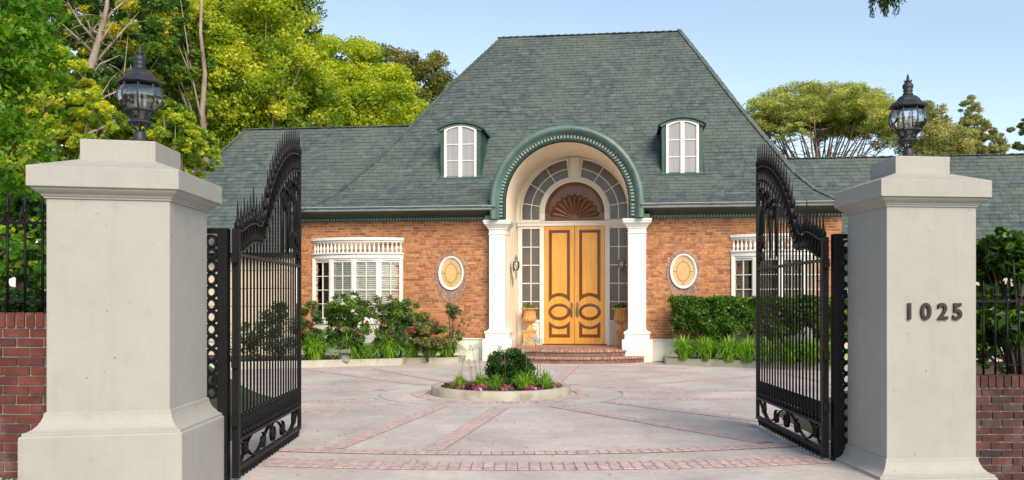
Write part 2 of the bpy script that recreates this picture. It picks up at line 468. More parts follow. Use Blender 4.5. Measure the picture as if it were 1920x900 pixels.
UNIT = {}
def unit_box(mat):
    if mat not in UNIT:
        UNIT[mat] = MB().box(-.5, .5, -.5, .5, -.5, .5).mesh('brick', mat)
    return UNIT[mat]

def place_pieces(pieces, name, mat, parent, limit, world_of=lambda c: Vector(c), extra_name=None, keep=None):
    """pieces: (centre, size, 3x3 matrix). The nearest `limit` become objects, the rest one part of kind stuff."""
    cam_p = Vector((0, 0, EYE))
    order = sorted(range(len(pieces)), key=lambda i: (0 if keep is None or keep(pieces[i]) else 1, (world_of(pieces[i][0]) - cam_p).length))
    me = unit_box(mat)
    for i in order[:limit]:
        c, sz, M = pieces[i]
        o = bpy.data.objects.new(name, me)
        o.matrix_local = Matrix.Translation(Vector(c)) @ M.to_4x4() @ Matrix.Diagonal((*sz, 1))
        link(o, parent)
    if len(order) > limit:
        mb = MB()
        for i in order[limit:]:
            mb.obox(*pieces[i])
        mb.build(extra_name or name, mat, parent, kind='stuff')

I3 = Matrix.Identity(3)

# ------------------------------------------------------------------ photograph-to-place helpers
def G(px, py, z=0.0):
    t = (EYE - z) * F / (py - 567)
    return Vector(((px - 960) / F * t, t, z))

TH = radians(7)
HX, HY = 119 / F * 25.0, 25.0
EXh = (cos(TH), -sin(TH)); EYh = (sin(TH), cos(TH))
def hp(px, py, yl=0.0):
    """point seen at px,py on the plane Y = yl of the house frame -> (x, z) there"""
    u, v = (px - 960) / F, (567 - py) / F
    t = (yl + HX * EYh[0] + HY * EYh[1]) / (u * EYh[0] + EYh[1])
    x = (t * u - HX) * EXh[0] + (t - HY) * EXh[1]
    return x, EYE + t * v
def h2w(c):
    return Vector((HX + c[0] * EXh[0] + c[1] * EYh[0], HY + c[0] * EXh[1] + c[1] * EYh[1], c[2]))
def w2h(x, y):
    dx, dy = x - HX, y - HY
    return dx * EXh[0] + dy * EXh[1], dx * EYh[0] + dy * EYh[1]
def interp(x, pts):
    if x <= pts[0][0]: return pts[0][1]
    for (a, b), (c, d) in zip(pts, pts[1:]):
        if x <= c: return b + (d - b) * (x - a) / (c - a)
    return pts[-1][1]
# ================================================================== HOUSE
house = empty('brick_house', (HX, HY, 0), -TH, 'red brick villa with steep green hipped roof and arched portal', 'house')
CX, CZ, RO, RI = -0.22, 4.30, 2.035, 1.665           # portal arch
XL_W, XR_W = hp(565, 500)[0], hp(1578, 500)[0]     # brick front, left and right ends
COLX = (-2.12, 1.68)
Z_BASE, Z_BRICK = 0.60, 3.90

def solve_px(curve, Y, z):
    lo, hi = curve[0][0], curve[-1][0]
    f = lambda px: hp(px, interp(px, curve), Y)[1] - z
    if f(lo) * f(hi) > 0:
        return lo if abs(f(lo)) < abs(f(hi)) else hi
    for _ in range(50):
        m = (lo + hi) / 2
        if f(lo) * f(m) <= 0: hi = m
        else: lo = m
    return (lo + hi) / 2

RP = [(-0.70, 4.17), (-0.15, 4.40), (0.42, 4.78), (1.0, 5.3), (6.5, 10.86)]
hipL = [(566, 394), (600, 382), (640, 357), (700, 308), (765, 245), (860, 147), (943, 70)]
hipR = [(1275, 60), (1300, 91), (1385, 200), (1450, 278), (1490, 325), (1530, 358), (1572, 377)]
levels = []
for a, b in zip(RP, RP[1:]):
    n = max(1, int(round(math.hypot(b[0] - a[0], b[1] - a[1]) / 0.17)))
    for i in range(n):
        levels.append((a[0] + (b[0] - a[0]) * i / n, a[1] + (b[1] - a[1]) * i / n))
levels.append(RP[-1])
ROOF_ROWS = []
for Y, z in levels:
    pl, pr = solve_px(hipL, Y, z), solve_px(hipR, Y, z)
    ROOF_ROWS.append((Y, z, hp(pl, 300, Y)[0], hp(pr, 300, Y)[0]))
# smooth straight hip in plan above the flare
def roofz(Y):
    return interp(Y, RP)

def in_arch(x, z, r=RO - 0.03):
    return (abs(x - CX) < r and z < CZ) or (x - CX) ** 2 + (z - CZ) ** 2 < r * r

DORM = []   # filled below: (x0, x1, z0, z1) no-shingle boxes
def roof_surface(name, rows, skip=None, step=0.14):
    """rows: (Y, z, xl, xr); a sheet in small cells so that the portal can cut it"""
    mb = MB()
    for (Y0, z0, a0, b0), (Y1, z1, a1, b1) in zip(rows, rows[1:]):
        n = max(1, int((b0 - a0) / step)) if skip else 1
        for i in range(n):
            t0, t1 = i / n, (i + 1) / n
            p = [(a0 + (b0 - a0) * t0, Y0, z0), (a0 + (b0 - a0) * t1, Y0, z0), (a1 + (b1 - a1) * t1, Y1, z1), (a1 + (b1 - a1) * t0, Y1, z1)]
            if skip and skip(sum(q[0] for q in p) / 4, (z0 + z1) / 2):
                continue
            mb.add(p, [(0, 1, 2, 3)])
    return mb.build(name, 'roof_base', house)

def shingles(rows, skip=None, seed=1, pieces=None):
    rnd = random.Random(seed)
    out = [] if pieces is None else pieces
    for k, ((Y0, z0, a0, b0), (Y1, z1, a1, b1)) in enumerate(zip(rows, rows[1:])):
        d = Vector((0, Y1 - Y0, z1 - z0)); L = d.length; d.normalize()
        xa, xb = (a0 + a1) / 2, (b0 + b1) / 2
        x = xa - rnd.uniform(0, 0.2)
        while x < xb:
            w = rnd.uniform(0.19, 0.42)
            u0, u1 = max(x, xa), min(x + w - 0.008, xb)
            x += w
            if u1 - u0 < 0.05: continue
            cxm = (u0 + u1) / 2
            if skip and skip(cxm, (z0 + z1) / 2): continue
            ln = L + 0.05
            tilt = 0.075 + rnd.uniform(-0.02, 0.03)
            nrm = Vector((1, 0, 0)).cross(d)
            dd = (d * cos(tilt) - nrm * sin(tilt)).normalized()
            nn = Vector((1, 0, 0)).cross(dd)
            M = Matrix((Vector((1, 0, 0)), dd, nn)).transposed()
            off = 0.014 + rnd.uniform(0, 0.006)
            c = Vector((cxm, (Y0 + Y1) / 2, (z0 + z1) / 2)) + d * 0.018 + nrm * off + d * rnd.uniform(-0.008, 0.008)
            out.append((c, (u1 - u0, ln, 0.013), M))
    return out

skip_main = lambda x, z: in_arch(x, z)
roof = roof_surface('roof', ROOF_ROWS, skip_main)
# sides and back of the main roof
mb = MB()
BK = 13.0
for (Y0, z0, a0, b0), (Y1, z1, a1, b1) in zip(ROOF_ROWS, ROOF_ROWS[1:]):
    for p in (((a0, Y0), (a1, Y1), (a1, BK - Y1), (a0, BK - Y0)), ((b1, Y1), (b0, Y0), (b0, BK - Y0), (b1, BK - Y1)), ((b0, BK - Y0), (a0, BK - Y0), (a1, BK - Y1), (b1, BK - Y1))):
        zz = (z0, z1, z1, z0) if p[0] != (b0, BK - Y0) else (z0, z0, z1, z1)
        if p[0] == (b1, Y1): zz = (z1, z0, z0, z1)
        mb.add([(q[0], q[1], h) for q, h in zip(p, zz)], [(0, 1, 2, 3)])
mb.build('rear_slope', 'shingle', house)
SH = shingles(ROOF_ROWS, skip_main, 3)

# left wing: front slope a little behind the main one, running further down
def wing_rows(Ya, za, Yb, zb, left, right):
    n = int(round(math.hypot(Yb - Ya, zb - za) / 0.17))
    rows = []
    for i in range(n + 1):
        Y, z = Ya + (Yb - Ya) * i / n, za + (zb - za) * i / n
        rows.append((Y, z, left(Y, z), right(Y, z)))
    return rows
OFF = 0.30
slope = (10.86 - 5.3) / 5.5
# ridge of the left wing: where the ray of row 241 meets the shifted slope
def ridge_at(px, py, Yref, zref, k):
    lo, hi = Yref, Yref + 12
    f = lambda Y: hp(px, py, Y)[1] - (zref + (Y - Yref) * k)
    for _ in range(60):
        m = (lo + hi) / 2
        if f(m) > 0: lo = m
        else: hi = m
    return lo, zref + (lo - Yref) * k
YLr, ZLr = ridge_at(620, 241, 1.0 + OFF, 5.3, slope)
hipLw = [(380, 462), (372, 430), (366, 380), (368, 329), (400, 301), (430, 272), (462, 243)]
def left_wing_edge(Y, z):
    # hip seen at px 462,y243 running down to px 368,y329
    xt = hp(462, 243, YLr)[0]
    xb = hp(368, 329, ridge_at(368, 329, 1.0 + OFF, 5.3, slope)[0])[0]
    zb = ridge_at(368, 329, 1.0 + OFF, 5.3, slope)[1]
    return xt + (xb - xt) * (ZLr - z) / (ZLr - zb)
def lw_right(Y, z):
    if z < 4.22:
        return XL_W - 0.12
    zz = min(max(z, 4.2), 10.8)
    Ym = interp(zz, [(b, a) for a, b in RP])
    px = solve_px(hipL, Ym, zz)
    return hp(px, 300, Ym)[0] + 0.35
zlo = 2.95
ylo = 1.0 + OFF - (5.3 - 3.6) / slope
lw_a = wing_rows(ylo - 0.75, zlo, ylo, 3.6, left_wing_edge, lambda Y, z: XL_W - 0.12)
lw_b = wing_rows(ylo, 3.6, YLr, ZLr, left_wing_edge, lw_right)
roof_surface('wing_slope', lw_a + lw_b[1:])
SH2 = shingles(lw_a + lw_b[1:], None, 5)
mb = MB()
xt, xb = left_wing_edge(0, ZLr), left_wing_edge(0, zlo)
mb.add([(xt, YLr, ZLr), (xb, ylo - 0.75, zlo), (xb, 2 * YLr - ylo + 0.75, zlo)], [(0, 2, 1)])
mb.add([(xt, YLr, ZLr), (XL_W + 3, YLr, ZLr), (XL_W + 3, 2 * YLr - ylo + 0.75, zlo), (xb, 2 * YLr - ylo + 0.75, zlo)], [(0, 1, 2, 3)])
mb.build('rear_slope', 'shingle', house)
# right wing
YRr, ZRr = ridge_at(1640, 296, 2.2, 5.3, slope)
XRW_end = hp(2150, 300, 2)[0]
def rw_left(Y, z):
    if z < 4.3: return XR_W + 0.1
    zz = min(max(z, 4.3), 10.8)
    Ym = interp(zz, [(b, a) for a, b in RP])
    return hp(solve_px(hipR, Ym, zz), 300, Ym)[0] - 0.5
rw = wing_rows(2.2 - (5.3 - 3.25) / slope, 3.25, YRr, ZRr, rw_left, lambda Y, z: XRW_end)
roof_surface('wing_slope', rw)
SH3 = shingles(rw, None, 8)
mb = MB()
mb.add([(XR_W - 3, YRr, ZRr), (XRW_end, YRr, ZRr), (XRW_end, 2 * YRr - 0.2, 3.25), (XR_W - 3, 2 * YRr - 0.2, 3.25)], [(0, 3, 2, 1)])
mb.build('rear_slope', 'shingle', house)

# ridge and hip caps
def caps(pts, step=0.24, w=0.16, seed=2):
    rnd = random.Random(seed)
    out = []
    pts = [Vector(p) for p in pts]
    carry = 0
    for p, q in zip(pts, pts[1:]):
        d = q - p; L = d.length
        if L < 1e-5: continue
        d.normalize()
        t = carry
        while t < L:
            side = Vector((d.y, -d.x, 0)).normalized() if abs(d.z) < 0.99 else Vector((1, 0, 0))
            dd = (d + Vector((0, 0, 0.10))).normalized()
            side = (side - dd * side.dot(dd)).normalized()
            nn = side.cross(dd)
            if nn.z < 0: nn = -nn; side = -side
            M = Matrix((side, dd, nn)).transposed()
            out.append((p + d * t + nn * 0.032, (w + rnd.uniform(-.02, .02), step + 0.05, 0.02), M))
            t += step
        carry = t - L
    return out
CAPS = []
CAPS += caps([(r[2], r[0], r[1]) for r in ROOF_ROWS])
CAPS += caps([(r[3], r[0], r[1]) for r in ROOF_ROWS], seed=3)
CAPS += caps([(ROOF_ROWS[-1][2], RP[-1][0], RP[-1][1]), (ROOF_ROWS[-1][3], RP[-1][0], RP[-1][1])], seed=4)
CAPS += caps([(xt, YLr, ZLr), (lw_right(YLr, ZLr), YLr, ZLr)], seed=5)
CAPS += caps([(xb, ylo - 0.75, zlo), (xt, YLr, ZLr)], seed=6)
CAPS += caps([(rw_left(YRr, ZRr), YRr, ZRr), (XRW_end, YRr, ZRr)], seed=7)
allsh = CAPS + SH + SH2 + SH3
def visible_sh(p):
    w = h2w(p[0]); px = 960 + F * w.x / w.y; py = 567 - F * (w.z - EYE) / w.y
    return 575 < px < 1410 and 60 < py < 392
place_pieces(allsh, 'shingle', 'shingle', roof, 290, h2w, keep=visible_sh)

# ---------------------------------------------------------------- walls
ovals = [(hp(846, 512.5)[0], hp(846, 512.5)[1], 0), (hp(1281, 509)[0], hp(1281, 509)[1], 1)]
SC = 0.01475
bays = [(hp(587, 500)[0], hp(756, 500)[0]), (hp(1371, 500)[0], hp(1546, 500)[0])]
def covered(x, z):
    for a, b in bays:
        if a + 0.12 < x < b - 0.12 and z < 3.42: return True
    for ox, oz, _ in ovals:
        if ((x - ox) / 0.40) ** 2 + ((z - oz) / 0.52) ** 2 < 1: return True
        if z < oz and z > oz - 0.80 and abs(x - ox) < 0.40 * (z - (oz - 0.86)) / 0.86 * 1.0: return True
    return False
BR = []
rb = random.Random(5)
walls = []
for (xa, xb_, nm) in ((XL_W, COLX[0] - 0.2, 0), (COLX[1] + 0.2, XR_W, 1)):
    w = MB().box(xa, xb_, 0.0, 0.3, 0.02, 4.2).build('wall', 'mortar', house)
    walls.append(w)
    z, k = Z_BASE + 0.012, 0
    while z < Z_BRICK:
        x = xa - (0.11 if k % 2 else 0) - (0.055 if k % 4 > 1 else 0)
        while x < xb_:
            x0, x1 = max(x, xa), min(x + 0.205, xb_)
            if k % 6 == 5:
                x1 = min(x + 0.098, xb_); adv = 0.1085
            else:
                adv = 0.2175
            if x1 - x0 > 0.03 and not covered((x0 + x1) / 2, z + 0.03):
                dy = rb.uniform(-0.0035, 0.0035)
                BR.append((Vector(((x0 + x1) / 2, -0.001 + dy, z + 0.0325)), (x1 - x0, 0.024, 0.062 + rb.uniform(-.002, .002)), Matrix.Rotation(rb.uniform(-.006, .006), 3, 'Y')))
            x += adv
        z += 0.0762; k += 1
def brick_keep(p):
    w = h2w(p[0]); px = 960 + F * w.x / w.y; py = 567 - F * (w.z - EYE) / w.y
    return 1215 < px < 1372 and 412 < py < 560 or 860 < px < 905 and 420 < py < 630
place_pieces([b for b in BR if b[0].x < 0], 'brick', 'brick', walls[0], 90, h2w, keep=brick_keep)
place_pieces([b for b in BR if b[0].x > 0], 'brick', 'brick', walls[1], 205, h2w, keep=brick_keep)
# sides and back
mb = MB()
mb.box(XL_W, XL_W + 0.3, 0.3, 12.4, 0.02, 4.2).box(XR_W - 0.3, XR_W, 0.3, 12.4, 0.02, 4.2).box(XL_W, XR_W, 12.4, 12.7, 0.02, 4.2)
mb.build('rear_wall', 'brick', house)
# white base course
for xa, xb_ in ((XL_W - 0.03, COLX[0] - 0.38), (COLX[1] + 0.38, XR_W + 0.03)):
    MB().box(xa, xb_, -0.07, 0.05, 0.0, Z_BASE - 0.03).box(xa - 0.01, xb_, -0.10, 0.05, Z_BASE - 0.03, Z_BASE + 0.005).build('base_course', 'trim', house)
# left wing wall (cream) and right wing wall
xw0 = left_wing_edge(0, 3.2) + 1.1
wy = ylo - 0.30
lwall = MB().box(xw0, XL_W - 0.05, wy, wy + 0.3, 0, 3.1).build('wing_wall', 'cream_wall', house)
mbj = MB()
for z in (0.5, 1.0, 1.5, 2.0, 2.5):
    MB().box(xw0, XL_W - 0.05, wy - 0.03, wy, z, z + 0.46).build('panel', 'cream_wall', lwall)
MB().box(xw0, XL_W, wy - 0.12, wy + 0.1, 2.86, 3.0).build('eave_board', 'green_dark', house)
MB().box(XR_W, XRW_end, 1.0, 1.3, 0, 3.4).build('wing_wall', 'cream_wall', house)
MB().box(XR_W + .02, XR_W + 0.45, 0.95, 1.0, 2.0, 3.2).build('shutter', 'green_dark', house)
MB().box(XR_W, XRW_end, 0.15, 0.3, 3.10, 3.24).build('eave_board', 'green_dark', house)
# interior floor so that nothing shows through
# ---------------------------------------------------------------- cornice and gutter
dent = MB()
e1, e2 = CX - RO + 0.02, CX + RO - 0.02
for xa, xb_ in ((XL_W - 0.12, e1), (e2, XR_W + 0.10)):
    prof = [(0.0, 3.985), (-0.16, 3.99), (-0.20, 4.01), (-0.30, 4.045), (-0.44, 4.07), (-0.52, 4.10), (-0.60, 4.13), (-0.60, 4.17), (0.0, 4.19)]
    n = len(prof); crown = MB()
    vs = [(xa, y, z) for y, z in prof] + [(xb_, y, z) for y, z in prof]
    crown.add(vs, [(i, i + 1, n + i + 1, n + i) for i in range(n - 1)] + [tuple(range(n)), tuple(range(2 * n - 1, n - 1, -1))])
    crown.build('cornice', 'green_dark', house)
    g = MB()
    gp = [(-0.60 - 0.055 * (1 - cos(a)) * 0 - 0.06 * sin(a) - 0.03, 4.175 - 0.06 * cos(a)) for a in [pi * i / 8 for i in range(9)]]
    vs = [(xa, y, z) for y, z in gp] + [(xb_, y, z) for y, z in gp]
    n = len(gp)
    g.add(vs, [(i, i + 1, n + i + 1, n + i) for i in range(n - 1)] + [tuple(range(n)), tuple(range(2 * n - 1, n - 1, -1))], False)
    g.box(xa, xb_, -0.70, -0.60, 4.225, 4.240)
    g.build('gutter', 'gutter', house)
    d = MB().box(max(xa, XL_W - .05), min(xb_, XR_W + .05), -0.045, 0.01, 3.885, 3.99)
    o = d.build('frieze', 'green_dark', house)
    x = max(xa, XL_W - .05) + 0.02
    while x < min(xb_, XR_W + .05) - 0.05:
        dent.box(x, x + 0.048, -0.085, -0.046, 3.905, 3.975); x += 0.083
dent.build('dentils', 'green_light', house, kind='stuff')
# ---------------------------------------------------------------- portal arch
def arch_path(cx, cz, zb, n=48, off=0.0):
    X = Vector((1, 0, 0)); Yv = Vector((0, 1, 0))
    path = [(Vector((cx, 0, zb)), Vector((-1, 0, 0)), Yv), (Vector((cx, 0, cz - 0.001)), Vector((-1, 0, 0)), Yv)]
    for i in range(n + 1):
        a = pi - pi * i / n
        path.append((Vector((cx, 0, cz)), Vector((cos(a), 0, sin(a))), Yv))
    path += [(Vector((cx, 0, cz - 0.001)), Vector((1, 0, 0)), Yv), (Vector((cx, 0, zb)), Vector((1, 0, 0)), Yv)]
    return path
ap = arch_path(CX, CZ, 3.87)
outer = MB().sweep([(RO + .01, 2.2), (RO + .01, -0.52), (RO + .05, -0.56), (RO + .04, -0.62), (RO - 0.01, -0.66), (RO - 0.06, -0.67), (RO - 0.11, -0.63), (RO - 0.155, -0.55), (RO - 0.175, -0.50), (RO - 0.20, -0.50), (RO - 0.20, -0.44)], ap, smooth=True)
arch = outer.build('portal_arch', 'green', house)
MB().sweep([(RO - 0.20, -0.44), (RO - 0.30, -0.44), (RO - 0.30, -0.47), (RO - 0.325, -0.48), (RO - 0.35, -0.45), (RO - 0.36, -0.38), (RI + 0.02, -0.34), (RI + 0.01, -0.2)], ap).build('inner_moulding', 'green_dark', arch)
dm = MB()
nd = 62
for i in range(nd):
    a = pi * (i + 0.5) / nd
    M = Matrix.Rotation(-(a - pi / 2), 3, 'Y')
    dm.obox((CX + (RO - 0.25) * cos(a), -0.475, CZ + (RO - 0.25) * sin(a)), (0.055, 0.07, 0.085), M)
for k in range(4):
    for sx in (-1, 1):
        dm.box(CX + sx * (RO - 0.25) - .0425, CX + sx * (RO - 0.25) + .0425, -0.51, -0.44, CZ - 0.09 * (k + 1) - 0.01, CZ - 0.09 * (k + 1) + 0.045)
dm.build('dentils', 'green_light', arch, kind='stuff')
# cornice returns beside the arch
for sx in (-1, 1):
    xa, xb_ = sorted((CX + sx * (RO - 0.02), CX + sx * (RI + 0.02)))
    MB().box(xa - (0.22 if sx < 0 else 0), xb_ + (0.22 if sx > 0 else 0), -0.42, 0.0, 3.865, 3.985).build('frieze_block', 'green', house)
# vault and jambs
VB = 2.0
vault = MB().sweep([(RI, -0.34), (RI - 0.01, -0.30), (RI - 0.01, VB + 0.05)], arch_path(CX, CZ, 0.33), smooth=True)
vault.build('vault', 'vault', house)
MB().sweep([(RI + 0.12, -0.25), (RI + 0.12, VB + 0.3)], arch_path(CX, CZ, 0.0)).build('vault_shell', 'mortar', house)
# back wall of the porch
DX = -0.13
DZ = 4.29
bw = MB()
pts = [(CX - RI - .02, 0.3), (CX + RI + .02, 0.3), (CX + RI + .02, CZ)] + [(CX + (RI + .02) * cos(pi * i / 32), CZ + (RI + .02) * sin(pi * i / 32)) for i in range(1, 32)] + [(CX - RI - .02, CZ)]
bw.prism([(x, z) for x, z in pts], VB + 0.05, VB + 0.15)
portal = bw.build('portal_wall', 'vault', house)
P = VB
RG1, RGm, RG0, RF = 1.57, 1.30, 1.055, 0.885
def polar(r, a, c=(DX, DZ)):
    return (c[0] + r * cos(a), c[1] + r * sin(a))
def sector(mb, r0, r1, a0, a1, y0, y1, n=8):
    ps = [polar(r0, a0 + (a1 - a0) * i / n) for i in range(n + 1)] + [polar(r1, a1 + (a0 - a1) * i / n) for i in range(n + 1)]
    mb.prism(ps, y0, y1)
ZT1, ZT0 = 4.04, 3.84          # transom bar
A = [radians(x) for x in (10, 33, 57, 82)]
for s in (0, 1):
    fx = (lambda a: a) if s == 0 else (lambda a: pi - a)
    win = MB()
    # frame of the quarter fanlight
    for (r0, r1) in ((RG0 - 0.04, RG0), (RGm - 0.012, RGm + 0.012), (RG1, RG1 + 0.05)):
        sector(win, r0, r1, fx(0), fx(radians(84)), P - 0.01, P + 0.04, 24)
        sx = 1 if s == 0 else -1
        xs = sorted((DX + sx * r0, DX + sx * r1))
        win.box(xs[0], xs[1], P - 0.01, P + 0.04, ZT1 - 0.01, DZ)
    for k, a in enumerate(A):
        w_ = 0.012 if k < 3 else 0.03
        p0, p1 = polar(RG0 - 0.03, fx(a)), polar(RG1 + 0.03, fx(a))
        win.flat([(p0[0], P + 0.013, p0[1]), (p1[0], P + 0.013, p1[1])], 0.05, w_ * 2)
    xs = sorted((DX + sx * (RG0 - .04), DX + sx * (RG1 + .05)))
    win.box(xs[0], xs[1], P - 0.02, P + 0.04, ZT1 - 0.02, ZT1 + 0.03)
    w = win.build('fanlight_frame', 'trim', portal)
    edges = [radians(0)] + A
    for (r0, r1) in ((RG0, RGm), (RGm, RG1)):
        for k, (a0, a1) in enumerate(zip(edges[1:], edges[2:])):
            m_ = MB(); sector(m_, r0 - .005, r1 + .005, fx(a0), fx(a1), P + 0.02, P + 0.03)
            m_.build('pane', 'screen_pane', portal)
        m_ = MB()
        ps = [polar(r0, fx(radians(10) * i / 4)) for i in range(5)] + [polar(r1, fx(radians(10) * (4 - i) / 4)) for i in range(5)]
        ps += [(DX + sx * r1, ZT1), (DX + sx * r0, ZT1)]
        m_.prism(ps, P + 0.02, P + 0.03); m_.build('pane', 'screen_pane', portal)
# band round the half-round panel, transom bar, sidelight frames
mb = MB()
sector(mb, RF, RG0 - 0.04, 0, pi, P - 0.05, P + 0.05, 32)
sector(mb, RF - 0.0, RF + 0.06, 0, pi, P - 0.09, P - 0.05, 32)
sector(mb, RG0 - 0.10, RG0 - 0.04, 0, pi, P - 0.07, P - 0.05, 32)
for sx in (-1, 1):
    xs = sorted((DX + sx * RF, DX + sx * (RG0 - 0.04)))
    mb.box(xs[0], xs[1], P - 0.05, P + 0.05, ZT1, DZ)
mb.build('arch_casing', 'trim', portal)
mb = MB()
mb.box(DX - RI - .05, DX + RI, P - 0.06, P + 0.05, ZT0 + 0.04, ZT1 - 0.02).box(DX - RI - .05, DX + RI, P - 0.09, P - 0.06, ZT1 - 0.06, ZT1 - 0.02)
mb.box(DX - RI - .05, DX + RI, P - 0.075, P - 0.06, ZT0 + 0.04, ZT0 + 0.07)
mb.build('transom_bar', 'trim', portal)
mb = MB()     # keystone panel
ps = [polar(RG0 - 0.04, radians(97)), polar(RG0 - 0.04, radians(83)), polar(RG1 + 0.07, radians(84.5)), polar(RG1 + 0.07, radians(95.5))]
mb.prism(ps[::-1], P - 0.03, P + 0.05); mb.build('keystone', 'trim', portal)
for sx in (-1, 1):
    f = MB()
    xi, xo = DX + sx * 1.04, DX + sx * 1.57
    xm = (xi + xo) / 2
    lo, hi = min(xi, xo), max(xi, xo)
    f.box(min(DX + sx * 0.905, xi), max(DX + sx * 0.905, xi), P - 0.05, P + 0.05, 0.33, ZT0 + 0.04)
    f.box(min(xo, DX + sx * (RI + .03)), max(xo, DX + sx * (RI + .03)), P - 0.03, P + 0.05, 0.33, ZT0 + 0.04)
    f.box(lo, hi, P - 0.03, P + 0.05, 1.0, 1.08).box(lo, hi, P - 0.03, P + .05, 3.80, ZT0 + 0.04)
    f.box(xm - 0.014, xm + 0.014, P - 0.012, P + 0.03, 1.08, 3.80)
    for k in range(1, 5):
        z = 1.08 + k * 0.544
        f.box(lo, xm - .014, P - 0.010, P + 0.03, z - 0.013, z + 0.013).box(xm + .014, hi, P - 0.010, P + 0.03, z - 0.013, z + 0.013)
    f.box(lo, hi, P + 0.0, P + 0.05, 0.33, 1.0)
    f.box(lo + 0.06, hi - 0.06, P - 0.02, P, 0.44, 0.47).box(lo + 0.06, hi - 0.06, P - 0.02, P, 0.90, 0.93)
    f.box(lo + 0.06, lo + 0.09, P - 0.02, P, 0.47, 0.90).box(hi - 0.09, hi - 0.06, P - 0.02, P, 0.47, 0.90)
    f.build('sidelight_frame', 'trim', portal)
    for i in range(2):
        a, b = (lo, xm - .014) if i == 0 else (xm + .014, hi)
        for k in range(5):
            MB().box(a, b, P + 0.01, P + 0.02, 1.08 + k * .544 + .013, 1.08 + (k + 1) * .544 - .013).build('pane', 'screen_pane', portal)
# half-round carved panel
fl = MB()
ps = [polar(RF, pi * i / 32) for i in range(33)]
ps += [(DX - RF, ZT1 - .02), (DX + RF, ZT1 - .02)]
fl.prism(ps[::-1], P - 0.01, P + 0.04)
fan = fl.build('carved_fan_panel', 'mahogany', portal)
rim = MB()
ap2 = [(Vector((DX, 0, DZ)), Vector((cos(pi - pi * i / 32), 0, sin(pi - pi * i / 32))), Vector((0, 1, 0))) for i in range(33)]
rim.sweep([(RF, P - 0.02), (RF - 0.03, P - 0.055), (RF - 0.07, P - 0.04), (RF - 0.10, P - 0.01)], ap2, smooth=True)
rim.build('rim', 'mahogany', fan)
NP = 11
for i in range(NP):
    a = radians(12) + radians(156) * i / (NP - 1)
    pm = MB()
    c0 = (DX, ZT1 + 0.06)
    vs, fs = [], []
    L = 0.64
    if abs(a - pi / 2) > 0.9: L = 0.66
    K = 9
    for j in range(K + 1):
        t = j / K
        w = 0.012 + 0.085 * t if t < 0.86 else 0.085 * sqrt(max(0.0, 1 - ((t - 0.86) / 0.14) ** 2)) + 0.001
        h = w * 0.75
        for q in range(7):
            th = pi * q / 6
            lx, ly = w * cos(th), -h * sin(th)
            r = 0.10 + L * t
            vs.append((c0[0] + r * cos(a) - lx * sin(a), P - 0.012 + ly, c0[1] + r * sin(a) + lx * cos(a)))
    for j in range(K):
        for q in range(6):
            fs.append((j * 7 + q, j * 7 + q + 1, (j + 1) * 7 + q + 1, (j + 1) * 7 + q))
    pm.add(vs, fs, True)
    pm.build('carved_petal', 'mahogany', fan)
# doors
ZD0, ZD1, LW = 0.37, ZT0 + 0.04, 0.89
for s in (-1, 1):
    xc = DX + s * (LW / 2 + 0.006)
    door = MB().box(xc - LW / 2, xc + LW / 2, P - 0.035, P + 0.03, ZD0, ZD1).build('door', 'door', house)
    oc = 1.32; orx, ory = 0.33, 0.25
    hw = 0.315
    def outline_up(m, RX=0.40, RY=0.47):
        w = hw - m; top = ZD1 - 0.12 - m
        rx, ry = RX + m * 1.1, RY + m
        pts = [(xc - w, top), (xc + w, top)]
        for i in range(13):
            x = w - 2 * w * i / 12
            pts.append((xc + x, oc + ry * sqrt(max(0, 1 - (x / rx) ** 2))))
        return pts
    def outline_lo(m, RX=0.40, RY=0.43):
        w = hw - m; bot = ZD0 + 0.19 + m
        rx, ry = RX + m * 1.1, RY + m
        pts = [(xc + w, bot), (xc - w, bot)]
        for i in range(13):
            x = -w + 2 * w * i / 12
            pts.append((xc + x, oc - ry * sqrt(max(0, 1 - (x / rx) ** 2))))
        return pts
    def outline_ov(m):
        return [(xc + (orx - m) * cos(2 * pi * i / 32), oc + (ory - m) * sin(2 * pi * i / 32)) for i in range(32)]
    for fn in (outline_up, outline_lo, outline_ov):
        rings = [(0, 0.035), (0.012, 0.065), (0.04, 0.068), (0.062, 0.045), (0.085, 0.050), (0.092, 0.036)]
        ms = MB(); vs, fs = [], []
        n = len(fn(0))
        for m, yy in rings:
            vs += [(x, P - yy, z) for x, z in fn(m)]
        for k in range(len(rings) - 1):
            for i in range(n):
                j = (i + 1) % n
                fs.append((k * n + i, k * n + j, (k + 1) * n + j, (k + 1) * n + i))
        ms.add(vs, fs)
        ms.build('moulding', 'door_dark', door)
        pn = fn(0.092)
        if fn is outline_ov: pn = pn[::-1]
        MB().prism(pn, P - 0.046, P - 0.03).build('panel', 'door', door)
    # handle
    hx = DX + s * 0.085
    hd = MB().box(hx - 0.028, hx + 0.028, P - 0.05, P - 0.035, 1.18, 1.55)
    hd.tube([(hx, P - 0.05, 1.52), (hx, P - 0.12, 1.49), (hx, P - 0.125, 1.35), (hx, P - 0.12, 1.22), (hx, P - 0.05, 1.16)], [0.012, 0.016, 0.02, 0.014, 0.010], 8)
    hd.lathe([(0, .03), (.02, .02), (.02, -.02), (0, -.03)], (hx, P - 0.055, 1.58), 10)
    hd.build('handle', 'sconce', door)
MB().box(DX - 0.95, DX + 0.95, P - 0.14, P + 0.03, 0.332, 0.372).build('threshold', 'mahogany', house)

